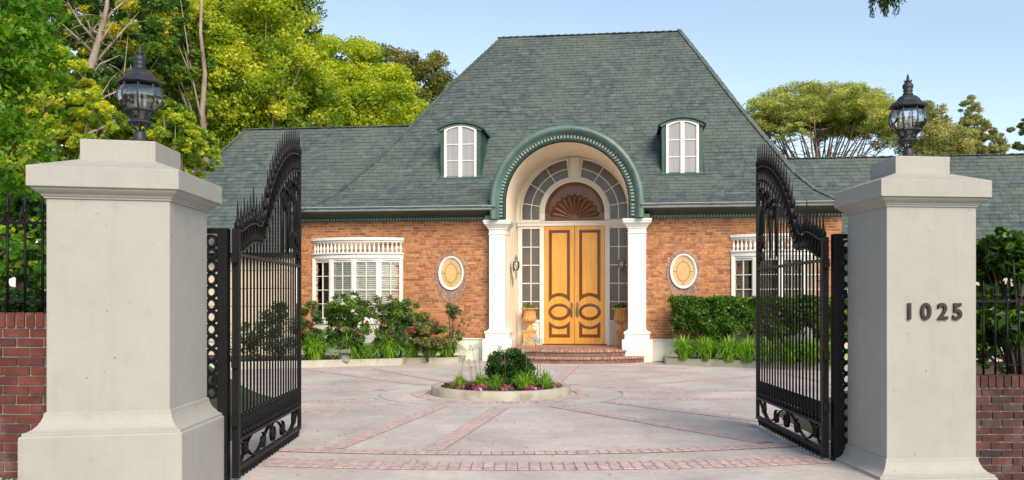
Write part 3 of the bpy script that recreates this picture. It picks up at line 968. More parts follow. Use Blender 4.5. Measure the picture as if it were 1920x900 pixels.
# ---------------------------------------------------------------- columns
for x in COLX:
    col = MB().box(x - 0.24, x + 0.24, -0.30, 0.34, 0.80, 3.56).build('column', 'white', house)
    def sq(name, prof):
        mb = MB(); vs, fs = [], []
        for o, z in prof:
            vs += [(x - .24 - o, -.30 - o, z), (x + .24 + o, -.30 - o, z), (x + .24 + o, .30, z), (x - .24 - o, .30, z)]
        for k in range(len(prof) - 1):
            for i in range(4):
                j = (i + 1) % 4
                fs.append((k * 4 + i, k * 4 + j, (k + 1) * 4 + j, (k + 1) * 4 + i))
        n = len(prof)
        fs.append((3, 2, 1, 0)); fs.append(tuple((n - 1) * 4 + i for i in range(4)))
        mb.add(vs, fs); return mb.build(name, 'white', col)
    sq('plinth', [(0.165, 0.0), (0.165, 0.59), (0.15, 0.60)])
    sq('base', [(0.095, 0.60), (0.095, 0.725), (0.10, 0.73), (0.118, 0.755), (0.118, 0.79), (0.10, 0.815), (0.05, 0.825), (0.03, 0.85), (0.004, 0.88)])
    sq('capital', [(0.004, 3.46), (0.02, 3.47), (0.02, 3.49), (0.004, 3.50), (0.004, 3.60), (0.03, 3.615), (0.03, 3.64), (0.05, 3.66), (0.085, 3.71), (0.12, 3.74), (0.135, 3.76), (0.135, 3.80), (0.15, 3.805), (0.15, 3.862)])

# ---------------------------------------------------------------- oval windows
for ox, oz, k in ovals:
    ov = MB()
    prof = [(1.0, -0.012), (1.0, -0.075), (0.95, -0.085), (0.90, -0.08), (0.86, -0.05), (0.80, -0.04), (0.775, -0.02)]
    rx, ry = 0.36, 0.475
    N = 40
    vs, fs = [], []
    for r, y in prof:
        for i in range(N):
            a = 2 * pi * i / N
            d = (1 - r) * rx
            vs.append((ox + (rx - d) * cos(a), y, oz + (ry - d) * sin(a)))
    for q in range(len(prof) - 1):
        for i in range(N):
            j = (i + 1) % N
            fs.append((q * N + i, q * N + j, (q + 1) * N + j, (q + 1) * N + i))
    ov.add(vs, fs, True)
    w = ov.build('oval_window', 'white', house)
    MB().prism([(ox + (rx - .07) * cos(-2 * pi * i / N), oz + (ry - .07) * sin(-2 * pi * i / N)) for i in range(N)], -0.03, 0.02).build('panel', 'ochre', w)
    rm = MB()
    rm.tube([(ox + 0.175 * cos(2 * pi * i / N), -0.032, oz + 0.265 * sin(2 * pi * i / N)) for i in range(N + 1)], 0.006, 5)
    for sx in (-1, 1):
        rm.tube([(ox + sx * 0.175, -0.032, oz), (ox + sx * 0.27, -0.032, oz)], 0.006, 5)
    for sz in (-1, 1):
        rm.tube([(ox, -0.032, oz + sz * 0.265), (ox, -0.032, oz + sz * 0.37)], 0.005, 5)
    rm.build('inlay', 'door_dark', w)
    bkp = []
    for i in range(48):
        a = -2 * pi * i / 48
        down = max(0.0, -sin(a) - 0.35) / 0.65
        e = 0.10 + 0.27 * down ** 1.6
        bkp.append((ox + (rx + e * (1 - .55 * down)) * cos(a), oz + (ry + e) * sin(a)))
    MB().prism(bkp, -0.018, 0.02).build('mortar_bed', 'mortar', w)
    # brick surround, drawn to a point below
    nb = 44
    def outer_pt(a, k=1.0, inset=0.0):
        down = max(0.0, -sin(a) - 0.35) / 0.65
        e = (0.10 + 0.27 * down ** 1.6) - inset
        return (ox + (rx + e * (1 - .55 * down)) * cos(a), oz + (ry + e) * sin(a))
    for i in range(nb):
        a0, a1 = 2 * pi * (i + .07) / nb, 2 * pi * (i + .93) / nb
        q = [(ox + (rx + .004) * cos(a0), oz + (ry + .004) * sin(a0)), (ox + (rx + .004) * cos(a1), oz + (ry + .004) * sin(a1)), outer_pt(a1, inset=.006), outer_pt(a0, inset=.006)]
        MB().prism(q, -0.032 - (i % 2) * .003, -0.01).build('brick', 'brick_paint', w)
    kp = MB()
    kp.prism([(ox - .055, oz - ry - .18), (ox - .02, oz - ry - .34), (ox, oz - ry - .38), (ox + .02, oz - ry - .34), (ox + .055, oz - ry - .18)], -0.05, -0.005)
    kp.build('drop_stone', 'brick_paint', w)

# ---------------------------------------------------------------- bow windows
def bow_window(xa, xb_, shuttered, label):
    n = 4
    half = (xb_ - xa) / 2
    sag = 0.42
    R = (half * half + sag * sag) / (2 * sag)
    xc = (xa + xb_) / 2
    yc = R - sag
    ang = math.asin(half / R)
    P_ = [(xc + R * sin(-ang + 2 * ang * i / n), yc - R * cos(-ang + 2 * ang * i / n)) for i in range(n + 1)]
    def band(mb, z0, z1, out, inn=0.16):
        ps = []
        m = 24
        for i in range(m + 1):
            a = -ang + 2 * ang * i / m
            ps.append((xc + (R + out) * sin(a), min(yc - (R + out) * cos(a), 0.02)))
        for i in range(m, -1, -1):
            a = -ang + 2 * ang * i / m
            ps.append((xc + (R - inn) * sin(a), min(yc - (R - inn) * cos(a), 0.05)))
        mb.zprism(ps, z0, z1)
    bm_ = MB()
    band(bm_, 2.84, 2.99, 0.02); band(bm_, 2.955, 2.995, 0.06); band(bm_, 2.79, 2.84, -0.01)
    band(bm_, 3.29, 3.345, 0.02, 0.1); band(bm_, 3.345, 3.42, 0.06, 0.12)
    band(bm_, 1.0, 1.10, 0.04); band(bm_, 0.42, 1.0, 0.0); band(bm_, 0.0, 0.42, 0.05); band(bm_, 0.42, 0.48, 0.08)
    # end posts
    bm_.box(xa - 0.0, xa + 0.10, -0.06, 0.02, 1.10, 2.84).box(xb_ - 0.10, xb_, -0.06, 0.02, 1.10, 2.84)
    bow = bm_.build('bow_window', 'white', house)
    # top lid
    lid = MB(); band(lid, 2.99, 3.0, -0.02, 1.4); lid.build('lid', 'white', bow)
    # balusters
    prof = [(0.035, 0), (0.035, .02), (.018, .035), (.022, .05), (.042, .09), (.045, .12), (.030, .17), (.018, .22), (.018, .235), (.035, .25), (.038, .29)]
    nb = 22
    bme = MB().lathe(prof, n=10).mesh('baluster', 'white')
    for i in range(nb):
        a = -ang + 2 * ang * (i + .5) / nb
        obj_from('baluster', bme, bow, (xc + (R - 0.03) * sin(a), yc - (R - 0.03) * cos(a), 2.995))
    for i in range(n):
        p, q = Vector((*P_[i], 0)), Vector((*P_[i + 1], 0))
        ex = (q - p).normalized(); L = (q - p).length
        nr = Vector((ex.y, -ex.x, 0))      # towards the viewer
        M = Matrix((ex, -nr, Vector((0, 0, 1)))).transposed()
        mid = (p + q) / 2
        def bx(mb, x0, x1, y0, y1, z0, z1):
            c = mid + ex * (x0 + x1) / 2 - nr * (y0 + y1) / 2 + Vector((0, 0, (z0 + z1) / 2))
            mb.obox(c, (x1 - x0, y1 - y0, z1 - z0), M)
        f = MB(); h = L / 2
        z0, z1 = 1.10, 2.80
        for sx in (-1, 1):
            a, b = sorted((sx * h, sx * (h - 0.075))); bx(f, a, b, 0.0, 0.10, z0, z1)
            a, b = sorted((sx * (h - 0.012), sx * (h - 0.045))); bx(f, a, b, -0.018, 0.0, z0, z1)
        bx(f, -h + .075, h - .075, 0.02, 0.10, z0, z0 + .07); bx(f, -h + .075, h - .075, 0.02, 0.10, z1 - .07, z1)
        w = f.build('window', 'white', bow)
        g0, g1 = -h + .075, h - .075
        mu = MB()
        bx(mu, -0.011, 0.011, 0.025, 0.055, z0 + .07, z1 - .07)
        rows = 4
        for k in range(1, rows):
            zz = z0 + .07 + (z1 - z0 - .14) * k / rows
            bx(mu, g0, -0.011, 0.027, 0.055, zz - .011, zz + .011); bx(mu, 0.011, g1, 0.027, 0.055, zz - .011, zz + .011)
        mu.build('mullion', 'white', w)
        for cside in (0, 1):
            for k in range(rows):
                pm = MB(); za = z0 + .07 + (z1 - z0 - .14) * k / rows; zb = z0 + .07 + (z1 - z0 - .14) * (k + 1) / rows
                a, b = (g0, -.011) if cside == 0 else (.011, g1)
                bx(pm, a, b, 0.058, 0.062, za, zb)
                pm.build('pane', 'pane', w)
        bk = MB(); bx(bk, g0 - .05, g1 + .05, 0.22, 0.24, z0, z1); bk.build('dark_interior', 'room', w)  # near-black sheet carries the darkness of an unlit room in its colour
        if shuttered:
            sl = MB().obox((0, 0, 0), (g1 - g0 - .02, 0.058, 0.008), M @ Matrix.Rotation(radians(54), 3, 'X')).mesh('slat', 'white')
            zz = z0 + .10
            while zz < z1 - .08:
                c = mid - nr * 0.10 + Vector((0, 0, zz))
                obj_from('slat', sl, w, c); zz += 0.060
            st = MB(); bx(st, g0, g0 + .045, .095, .125, z0 + .05, z1 - .05); bx(st, g1 - .03, g1, .095, .125, z0 + .05, z1 - .05); bx(st, g0 + .045, g1 - .03, .095, .125, 1.92, 1.97)
            st.build('shutter_stile', 'white', w)
bow_window(bays[0][0], bays[0][1], True, '')
bow_window(bays[1][0], bays[1][1], False, '')

# ---------------------------------------------------------------- dormers
def dormer(pxl, pxr, pyt, pyb):
    Yf = 0.95
    xa, xb_ = hp(pxl, 300, Yf)[0], hp(pxr, 300, Yf)[0]
    z0 = hp((pxl + pxr) / 2, pyb, Yf)[1]
    zt = hp((pxl + pxr) / 2, pyt, Yf)[1]
    xc, hw = (xa + xb_) / 2, (xb_ - xa) / 2
    zs = zt - 0.20                         # spring of the segmental head
    N = 12
    def seg(w, rise, z):
        R = (w * w + rise * rise) / (2 * rise)
        a = math.asin(min(1, w / R))
        return [(xc + R * sin(a - 2 * a * i / N), z + rise - R + R * cos(a - 2 * a * i / N)) for i in range(N + 1)]
    body = seg(hw, 0.17, zs) + [(xc - hw, z0 - 0.05), (xc + hw, z0 - 0.05)]
    o = MB().prism(body[::-1], Yf, Yf + 2.0).build('dormer', 'green_dark', house)
    # curved roof with an overhang
    top = seg(hw + 0.10, 0.22, zs - 0.03)
    topi = seg(hw + 0.09, 0.20, zs - 0.085)
    MB().prism((top + topi[::-1])[::-1], Yf - 0.13, Yf + 2.3).build('dormer_roof', 'green_dark', o)
    rr = seg(hw + 0.06, 0.19, zs - 0.09); ri = seg(hw + 0.0, 0.17, zs - 0.12)
    MB().prism((rr + ri[::-1])[::-1], Yf - 0.07, Yf).build('head_moulding', 'green', o)
    MB().box(xa - 0.05, xb_ + 0.05, Yf - 0.09, Yf, z0 - 0.10, z0 - 0.02).build('sill', 'green', o)
    # lead flashing where it meets the slope
    fm = MB()
    for sx, xx in ((-1, xa), (1, xb_)):
        fm.flat([(xx + sx * 0.03, Yf - 0.10, roofz(Yf - .10) + 0.03), (xx + sx * 0.03, Yf + 1.7, roofz(Yf + 1.7) + 0.03)], 0.05, 0.010, Vector((1, 0, 0)))
    fm.flat([(xa - .1, Yf - 0.11, roofz(Yf - .11) + .035), (xb_ + .1, Yf - 0.11, roofz(Yf - .11) + .035)], 0.10, 0.012, Vector((0, .7, .7)))
    fm.build('flashing', 'green_dark', o)
    # window
    ww = hw - 0.115; wb = z0 + 0.02; wt = zs - 0.06
    fr = MB()
    so = seg(ww, 0.14, wt); si = seg(ww - 0.07, 0.115, wt - 0.045)
    fr.prism((so + [(xc - ww, wb), (xc - ww + .07, wb)] + [(si[-1][0], si[-1][1])] + si[::-1][1:] + [(xc + ww - .07, wb), (xc + ww, wb)])[::-1], Yf - 0.05, Yf + 0.0)
    fr.box(xc - ww - 0.03, xc + ww + 0.03, Yf - 0.075, Yf, wb - 0.05, wb + 0.05)
    fr.box(xc - 0.055, xc + 0.055, Yf - 0.055, Yf, wb + .05, wt + 0.07)
    for k in (1, 2):
        zz = wb + .05 + (wt + 0.04 - wb - .05) * k / 3
        fr.box(xc - ww + .07, xc - .055, Yf - 0.035, Yf, zz - .012, zz + .012).box(xc + .055, xc + ww - .07, Yf - 0.035, Yf, zz - .012, zz + .012)
    w = fr.build('window_frame', 'white', o)
    for sx in (-1, 1):
        for k in range(3):
            za = wb + .05 + (wt + 0.04 - wb - .05) * k / 3; zb = wb + .05 + (wt + 0.04 - wb - .05) * (k + 1) / 3
            a, b = sorted((xc + sx * .05, xc + sx * (ww - .065)))
            if k < 2:
                m_ = MB().box(a, b, Yf - 0.015, Yf - 0.008, za, zb)
            else:
                zi, zo = zb + 0.05, zb - 0.0
                pts = [(a, za), (b, za), (b, zo if sx > 0 else zi), ((a + b) / 2, zb + 0.045), (a, zi if sx > 0 else zo)]
                m_ = MB().prism(pts, Yf - 0.015, Yf - 0.008)
            m_.build('pane', 'curtain', o)
dormer(826, 901, 226, 337)
dormer(1241, 1318, 216, 331)
# ================================================================== GROUND AND DRIVE
def ss(a, b, x):
    t = min(1, max(0, (x - a) / (b - a))); return t * t * (3 - 2 * t)
def gate_y(x):
    return (8.35 if x < -2.9 else 8.0 + 0.19 * (x + 2.6)) if x < 3.4 else 9.9
def ground_h(x, y):
    h = -0.05
    out = 1 - ss(gate_y(x) - 0.9, gate_y(x) - 0.2, y)      # street side of the gate line
    h += out * (-0.62 * ss(3.35, 4.2, x) + 0.24 * ss(2.75, 3.2, -x))
    inside = 1 - out
    h += inside * 0.55 * ss(3.5, 4.5, x) * (1 - ss(11.5, 14, y)) * 1.0
    h += inside * 1.35 * ss(3.2, 4.2, -x) * (1 - ss(9.5, 16, y))
    return h
xs = [-900, -300, -120, -60, -35, -22] + [-16 + 0.4 * i for i in range(81)] + [22, 35, 60, 120, 300, 900]
ys = [-300, -60, -20, -8, -3] + [0.4 * i for i in range(80)] + [34, 40, 60, 120, 300, 1500]
vs = [(x, y, ground_h(x, y)) for y in ys for x in xs]
W = len(xs)
fs = [(j * W + i, j * W + i + 1, (j + 1) * W + i + 1, (j + 1) * W + i) for j in range(len(ys) - 1) for i in range(W - 1)]
g = MB().add(vs, fs, True).build('ground', 'ground')
tag(g, 'brown garden soil with patchy green growth around the drive', kind='structure')

PC = Vector((-0.19, 15.92))       # centre of the round planter
drive_pts = [(-2.72, -4), (3.35, -4), (3.35, 9.0), (6.2, 10.2), (9.5, 13), (10.5, 19), (8.2, 21.3), (6.6, 21.9), (4.1, 23.5), (3.4, 24.8), (-1.7, 25.2), (-2.8, 24.2), (-3.2, 23.4), (-6.8, 22.1), (-9, 21.4), (-10.5, 18), (-9.5, 13), (-6, 9.6), (-2.72, 8.3)]
drive_pts = [(a, b + (0.6 if b > 21 else 0)) for a, b in drive_pts]
driveway = MB().zprism(drive_pts, -0.30, 0.0).build('driveway', 'concrete')
tag(driveway, 'pale concrete forecourt with inlaid bands of pink brick', kind='structure')
PV = []
JT = MB()
rp = random.Random(31)
def clip_ok(x, y):
    if y > 9.2: return True
    return -2.62 < x < 3.25
def straight_band(p, q, w=0.21, bw=0.102, rows=1):
    p, q = Vector(p[:2]), Vector(q[:2])
    d = (q - p); L = d.length; d.normalize()
    nrm = Vector((-d.y, d.x))
    M = Matrix.Rotation(math.atan2(d.y, d.x), 3, 'Z')
    JT.obox((*((p + q) / 2), 0.001), (L + 0.01, w + 0.024, 0.006), M)
    k = int(L / bw)
    for i in range(k):
        c = p + d * (bw * (i + .5)) 
        PV.append((Vector((c.x, c.y, 0.002 + rp.uniform(0, .0015))), (bw - 0.009, w - 0.004, 0.012), M))
def arc_band(r, a0, a1, w=0.20, bw=0.100, z=0.0):
    n = max(1, int(r * abs(a1 - a0) / bw))
    m = max(4, n // 4)
    prev = None
    vs = []
    for i in range(m + 1):
        a = a0 + (a1 - a0) * i / m
        for rr in (r - w / 2 - .012, r + w / 2 + .012):
            vs.append((PC.x + rr * cos(a), PC.y + rr * sin(a), 0.0038 + z))
    JT.add(vs, [(2 * i, 2 * i + 1, 2 * i + 3, 2 * i + 2) for i in range(m)])
    for i in range(n):
        a = a0 + (a1 - a0) * (i + .5) / n
        c = (PC.x + r * cos(a), PC.y + r * sin(a))
        if not clip_ok(*c): continue
        PV.append((Vector((c[0], c[1], 0.003 + z + rp.uniform(0, .0015))), (bw - 0.009, w - 0.005, 0.012), Matrix.Rotation(a + pi / 2, 3, 'Z')))
def A_of(x, y): return math.atan2(y - PC.y, x - PC.x)
# entrance bands (arcs about the planter)
def flat_band(cx_, cy_, R, x0, x1, w, bw, z=0.0):
    global PC
    keep = PC; PC = Vector((cx_, cy_))
    arc_band(R, math.atan2(-sqrt(R * R - (x0 - cx_) ** 2), x0 - cx_), math.atan2(-sqrt(R * R - (x1 - cx_) ** 2), x1 - cx_), w, bw, z)
    PC = keep
flat_band(-.3, 20.62, 11.0, -2.7, 4.4, 0.19, 0.112)
flat_band(0, 21.95, 13.0, -2.5, 3.15, 0.20, 0.110)
flat_band(0, 21.95, 13.215, -2.5, 3.15, 0.20, 0.110, 0.0002)
arc_band(1.44, 0, 2 * pi, 0.22, 0.105)
spokes = [((-.15, 13.83), (-.86, 9.78)), ((-1.10, 13.95), (-1.95, 9.92)), ((.66, 13.95), (2.90, 10.3)), ((1.49, 14.6), (4.3, 11.0)), ((1.88, 15.1), (6.2, 14.7)),
          ((1.95, 16.2), (6.3, 16.6)), ((1.86, 17.0), (6.2, 20.4)), ((1.18, 17.6), (4.2, 20.6)), ((.85, 18.0), (1.55, 22.6)),
          ((-3.9, 12.3), (-1.73, 14.2)), ((-5.5, 13.7), (-2.25, 15.0)), ((-6.4, 16.8), (-2.35, 16.5)), ((-4.9, 21.6), (-1.75, 17.6)), ((-3.3, 21.9), (-1.2, 18.0))]
for p, q in spokes: straight_band(p, q)
# zigzag links and the far band that follows the kerb
straight_band((4.2, 20.6), (1.0, 20.95)); straight_band((6.2, 20.4), (6.3, 16.6)); straight_band((6.2, 14.7), (6.9, 12.2))
straight_band((-2.6, 22.6), (2.4, 22.75)); straight_band((2.4, 22.75), (4.2, 22.0)); straight_band((-6.8, 21.2), (-2.6, 22.6))
JT.build('joint_bed', 'joint', driveway, kind='stuff')
place_pieces(PV, 'brick', 'paver', driveway, 290)
# saw cuts in the slab
cut = MB()
def ringline(r, w=0.012, a0=0, a1=2 * pi, n=96):
    vs = []
    for i in range(n + 1):
        a = a0 + (a1 - a0) * i / n
        vs += [(PC.x + (r - w / 2) * cos(a), PC.y + (r - w / 2) * sin(a), 0.004), (PC.x + (r + w / 2) * cos(a), PC.y + (r + w / 2) * sin(a), 0.004)]
    cut.add(vs, [(2 * i, 2 * i + 1, 2 * i + 3, 2 * i + 2) for i in range(n)])
ringline(2.12)
_k = PC; PC = Vector((-.3, 20.62)); ringline(11.125, 0.018, A_of(-2.7, 9.8), A_of(4.3, 10.4)); PC = _k
cut.build('expansion_joint', 'joint', driveway)
# dry leaves and grit lying on the drive
lt = MB()
for i in range(230):
    x, y = rp.uniform(-3, 5), rp.uniform(8.3, 14) ** 1.0
    if x < -2.6 and y < 9.5 or (x > 3.2 and y < 9.6): continue
    a = rp.uniform(0, 6.28); s_ = rp.uniform(0.006, 0.017)
    z = 0.013
    lt.add([(x + s_ * cos(a), y + s_ * sin(a), z), (x - s_ * .5 * sin(a), y + s_ * .5 * cos(a), z + .006), (x - s_ * cos(a), y - s_ * sin(a), z), (x + s_ * .5 * sin(a), y - s_ * .5 * cos(a), z + .005)], [(0, 1, 2, 3)])
o = lt.build('fallen_leaves', 'rust'); tag(o, 'small dry leaf scraps scattered over the concrete drive', 'leaf litter', kind='stuff')

MT['shaded_riser_brick'] = mat_pieces('shaded_riser_brick', [(0, (0.17, 0.085, 0.065)), (1, (0.25, 0.13, 0.10))])  # darker than the step brick: shadow under the nosing put into the colour
# ---------------------------------------------------------------- entrance steps
steps = empty('entrance_steps', (HX, HY, 0), -TH, 'two curved red brick steps in front of the wooden double doors', 'steps')
SX = -0.25
def half_ellipse(a, b, n=40, y0=-0.05):
    return [(SX + a * cos(pi + pi * i / n), y0 + b * sin(pi + pi * i / n)) for i in range(n + 1)]
for (a, b, z0, z1) in ((2.22, 1.36, 0.0, 0.165), (1.84, 0.92, 0.165, 0.33)):
    ps = half_ellipse(a - 0.05, b - 0.05)
    st = MB().zprism(ps + [(SX + a - .05, 0.1), (SX - a + .05, 0.1)], z0 + 0.002, z1 - 0.005).build('step', 'mortar_grey', steps)
    # bullnose bricks on the edge
    nose = MB()
    prof = [(-.11, -.035), (.09, -.035), (.115, -.025), (.125, 0), (.115, .025), (.09, .036), (-.11, .036)]
    m = len(prof)
    L = 0; pts = []
    N = 400
    raw = [(SX + a * cos(pi + pi * i / N), -0.05 + b * sin(pi + pi * i / N)) for i in range(N + 1)]
    dist = [0]
    for p, q in zip(raw, raw[1:]): dist.append(dist[-1] + math.hypot(q[0] - p[0], q[1] - p[1]))
    nb = int(dist[-1] / 0.105)
    nose.add([(-.046, r, z) for r, z in prof] + [(.046, r, z) for r, z in prof],
             [(i, i + m, (i + 1) % m + m, (i + 1) % m) for i in range(m)] + [tuple(range(m)), tuple(range(2 * m - 1, m - 1, -1))])
    me = nose.mesh('brick', 'step_brick')
    for k in range(nb):
        d = dist[-1] * (k + .5) / nb
        i = next(j for j in range(N) if dist[j + 1] >= d)
        x, y = raw[i]
        tx, ty = raw[i + 1][0] - x, raw[i + 1][1] - y
        l = math.hypot(tx, ty); tx, ty = tx / l, ty / l
        nx, ny = ty, -tx
        if (nx * (x - SX) + ny * (y + .05)) < 0: nx, ny = -nx, -ny
        o = bpy.data.objects.new('brick', me); link(o, st)
        o.matrix_local = Matrix.Translation((x - nx * .11, y - ny * .11, z1 - 0.037)) @ Matrix(((-ny, nx, 0), (nx, ny, 0), (0, 0, 1))).to_4x4()
    # rough face below the nosing
    mb = MB(); k = 0
    while k * 0.21 < dist[-1]:
        d = k * 0.21 + .1
        i = min(N - 1, next((j for j in range(N) if dist[j + 1] >= d), N - 1))
        x, y = raw[i]; tx, ty = raw[i + 1][0] - x, raw[i + 1][1] - y
        mb.obox((x - 0.0, y + 0.06, (z0 + z1 - .07) / 2), (0.19, 0.05, z1 - z0 - .085), Matrix.Rotation(math.atan2(ty, tx), 3, 'Z'))
        k += 1
    mb.build('riser', 'shaded_riser_brick', st, kind='stuff')
# herringbone porch floor
hb = MB(); rot = Matrix.Rotation(radians(45), 3, 'Z')
U = 0.105
for i in range(-40, 40):
    for j in range(-40, 40):
        m4 = (i - j) % 4
        if m4 == 0: c, sz = ((i + 1) * U, (j + .5) * U), (2 * U - .008, U - .008, 0.012)
        elif m4 == 2: c, sz = ((i + .5) * U, (j) * U), (U - .008, 2 * U - .008, 0.012)
        else: continue
        p = rot @ Vector((c[0], c[1], 0)); x, y = p.x + SX, p.y + 0.6
        if abs(x - SX) > 1.66 or y > 1.93: continue
        if y < -0.05 and ((x - SX) / 1.60) ** 2 + ((y + .05) / 0.68) ** 2 > 1: continue
        hb.obox((x, y, 0.330 + rp.uniform(0, .002)), sz, rot)
fl = MB().box(SX - 1.75, SX + 1.8, 0.1, 2.02, 0.0, 0.328).build('porch_floor', 'mortar_grey', steps)
hb.build('herringbone_paving', 'step_brick', fl, kind='stuff')

# ================================================================== GATE PILLARS
def pillar(L, Cn, back, zb, zt, label):
    """square pier from its plan: front left, front right, depth vector; zb = top of plinth block, zt = top of cap"""
    L, Cn, back = Vector(L), Vector(Cn), Vector(back)
    ex = (Cn - L); wx = ex.length; ex.normalize()
    ey = back.copy(); wy_ = ey.length; ey.normalize()
    ctr = (L + Cn) / 2 + back / 2
    hx, hy = wx / 2, wy_ / 2
    root = empty('gate_pillar', (ctr.x, ctr.y, 0), 0, label, 'gate pillar', 'cream gate pillars')
    def stack(name, prof, seam=0.006):
        mb = MB(); vs, fs = [], []
        for o, z in prof:
            for sx, sy in ((-1, -1), (1, -1), (1, 1), (-1, 1)):
                p = ex * sx * (hx + o) + ey * sy * (hy + o)
                vs.append((p.x, p.y, z))
        for k in range(len(prof) - 1):
            for i in range(4):
                j = (i + 1) % 4
                fs.append((k * 4 + i, k * 4 + j, (k + 1) * 4 + j, (k + 1) * 4 + i))
        fs.append((3, 2, 1, 0)); n = (len(prof) - 1) * 4; fs.append((n, n + 1, n + 2, n + 3))
        mb.add(vs, fs)
        o = mb.build(name, 'stucco', root)
        bv = o.modifiers.new('edge', 'BEVEL'); bv.width = seam; bv.segments = 2; bv.limit_method = 'ANGLE'; bv.angle_limit = radians(35)
        return o
    stack('plinth', [(0.135, -0.9), (0.135, zb - 0.01), (0.128, zb), (0.118, zb + .003)])
    stack('base_moulding', [(0.118, zb + .002), (0.118, zb + 0.022), (0.092, zb + 0.030), (0.068, zb + 0.045), (0.045, zb + 0.070), (0.028, zb + 0.10), (0.016, zb + 0.135), (0.012, zb + .163), (0.0, zb + .168)], 0.003)
    stack('shaft', [(0.0, zb + .16), (0.0, zt - 0.235)])
    stack('cap', [(0.0, zt - 0.24), (0.014, zt - .236), (0.014, zt - .224), (0.022, zt - .221), (0.032, zt - .205), (0.055, zt - .188), (0.072, zt - .172), (0.078, zt - .160), (0.086, zt - .158), (0.098, zt - .153), (0.098, zt), (-0.17, zt + 0.095)], 0.004)
    stack('top_block', [(-0.165, zt + 0.05), (-0.165, zt + 0.255)])
    root['top'] = zt + 0.255
    return ctr, ex, ey, root
PL = pillar((-3.55, 6.91), (-2.68, 7.10), (-0.01, 0.90), 0.595, 2.630, 'wide cream pillar with no number, standing against the taller red brick wall')
PR = pillar((3.41, 8.25), (4.27, 8.34), (-0.032, 0.88), 0.010, 2.710, 'cream pillar bearing the house number 1025')
# house number
fc = bpy.data.curves.new('digits', 'FONT')
num = empty('house_number', (4.27 - .86 / 2, 8.34, 0), 0, 'dark brown metal numerals 1025 fixed to the right gate pillar', 'house number')
dirx = Vector((0.86, 0.09, 0)).normalized()
num.location = (3.41, 8.25, 0); num.rotation_euler = (0, 0, math.atan2(dirx.y, dirx.x))
for ch, px in zip('1025', (1703.5, 1734.5, 1766, 1793.5)):
    cu = bpy.data.curves.new('digit', 'FONT'); cu.body = ch; cu.size = 0.205; cu.extrude = 0.009; cu.offset = 0.0035; cu.bevel_depth = 0.0015
    cu.align_x = 'CENTER'
    tmp = bpy.data.objects.new('digit', cu)
    C.objects.link(tmp)
    bpy.context.view_layer.update()
    me = bpy.data.meshes.new_from_object(tmp.evaluated_get(bpy.context.evaluated_depsgraph_get()))
    bpy.data.objects.remove(tmp)
    me.materials.clear(); me.materials.append(MT['number'])
    u = (px - 960) / F
    # along the face: (3.41 + s dx) / (8.25 + s dy) = u
    s_ = (u * 8.25 - 3.41) / (dirx.x - u * dirx.y)
    obj_from('digit', me, num, (s_, -0.014, 1.449), (pi / 2, 0, 0))

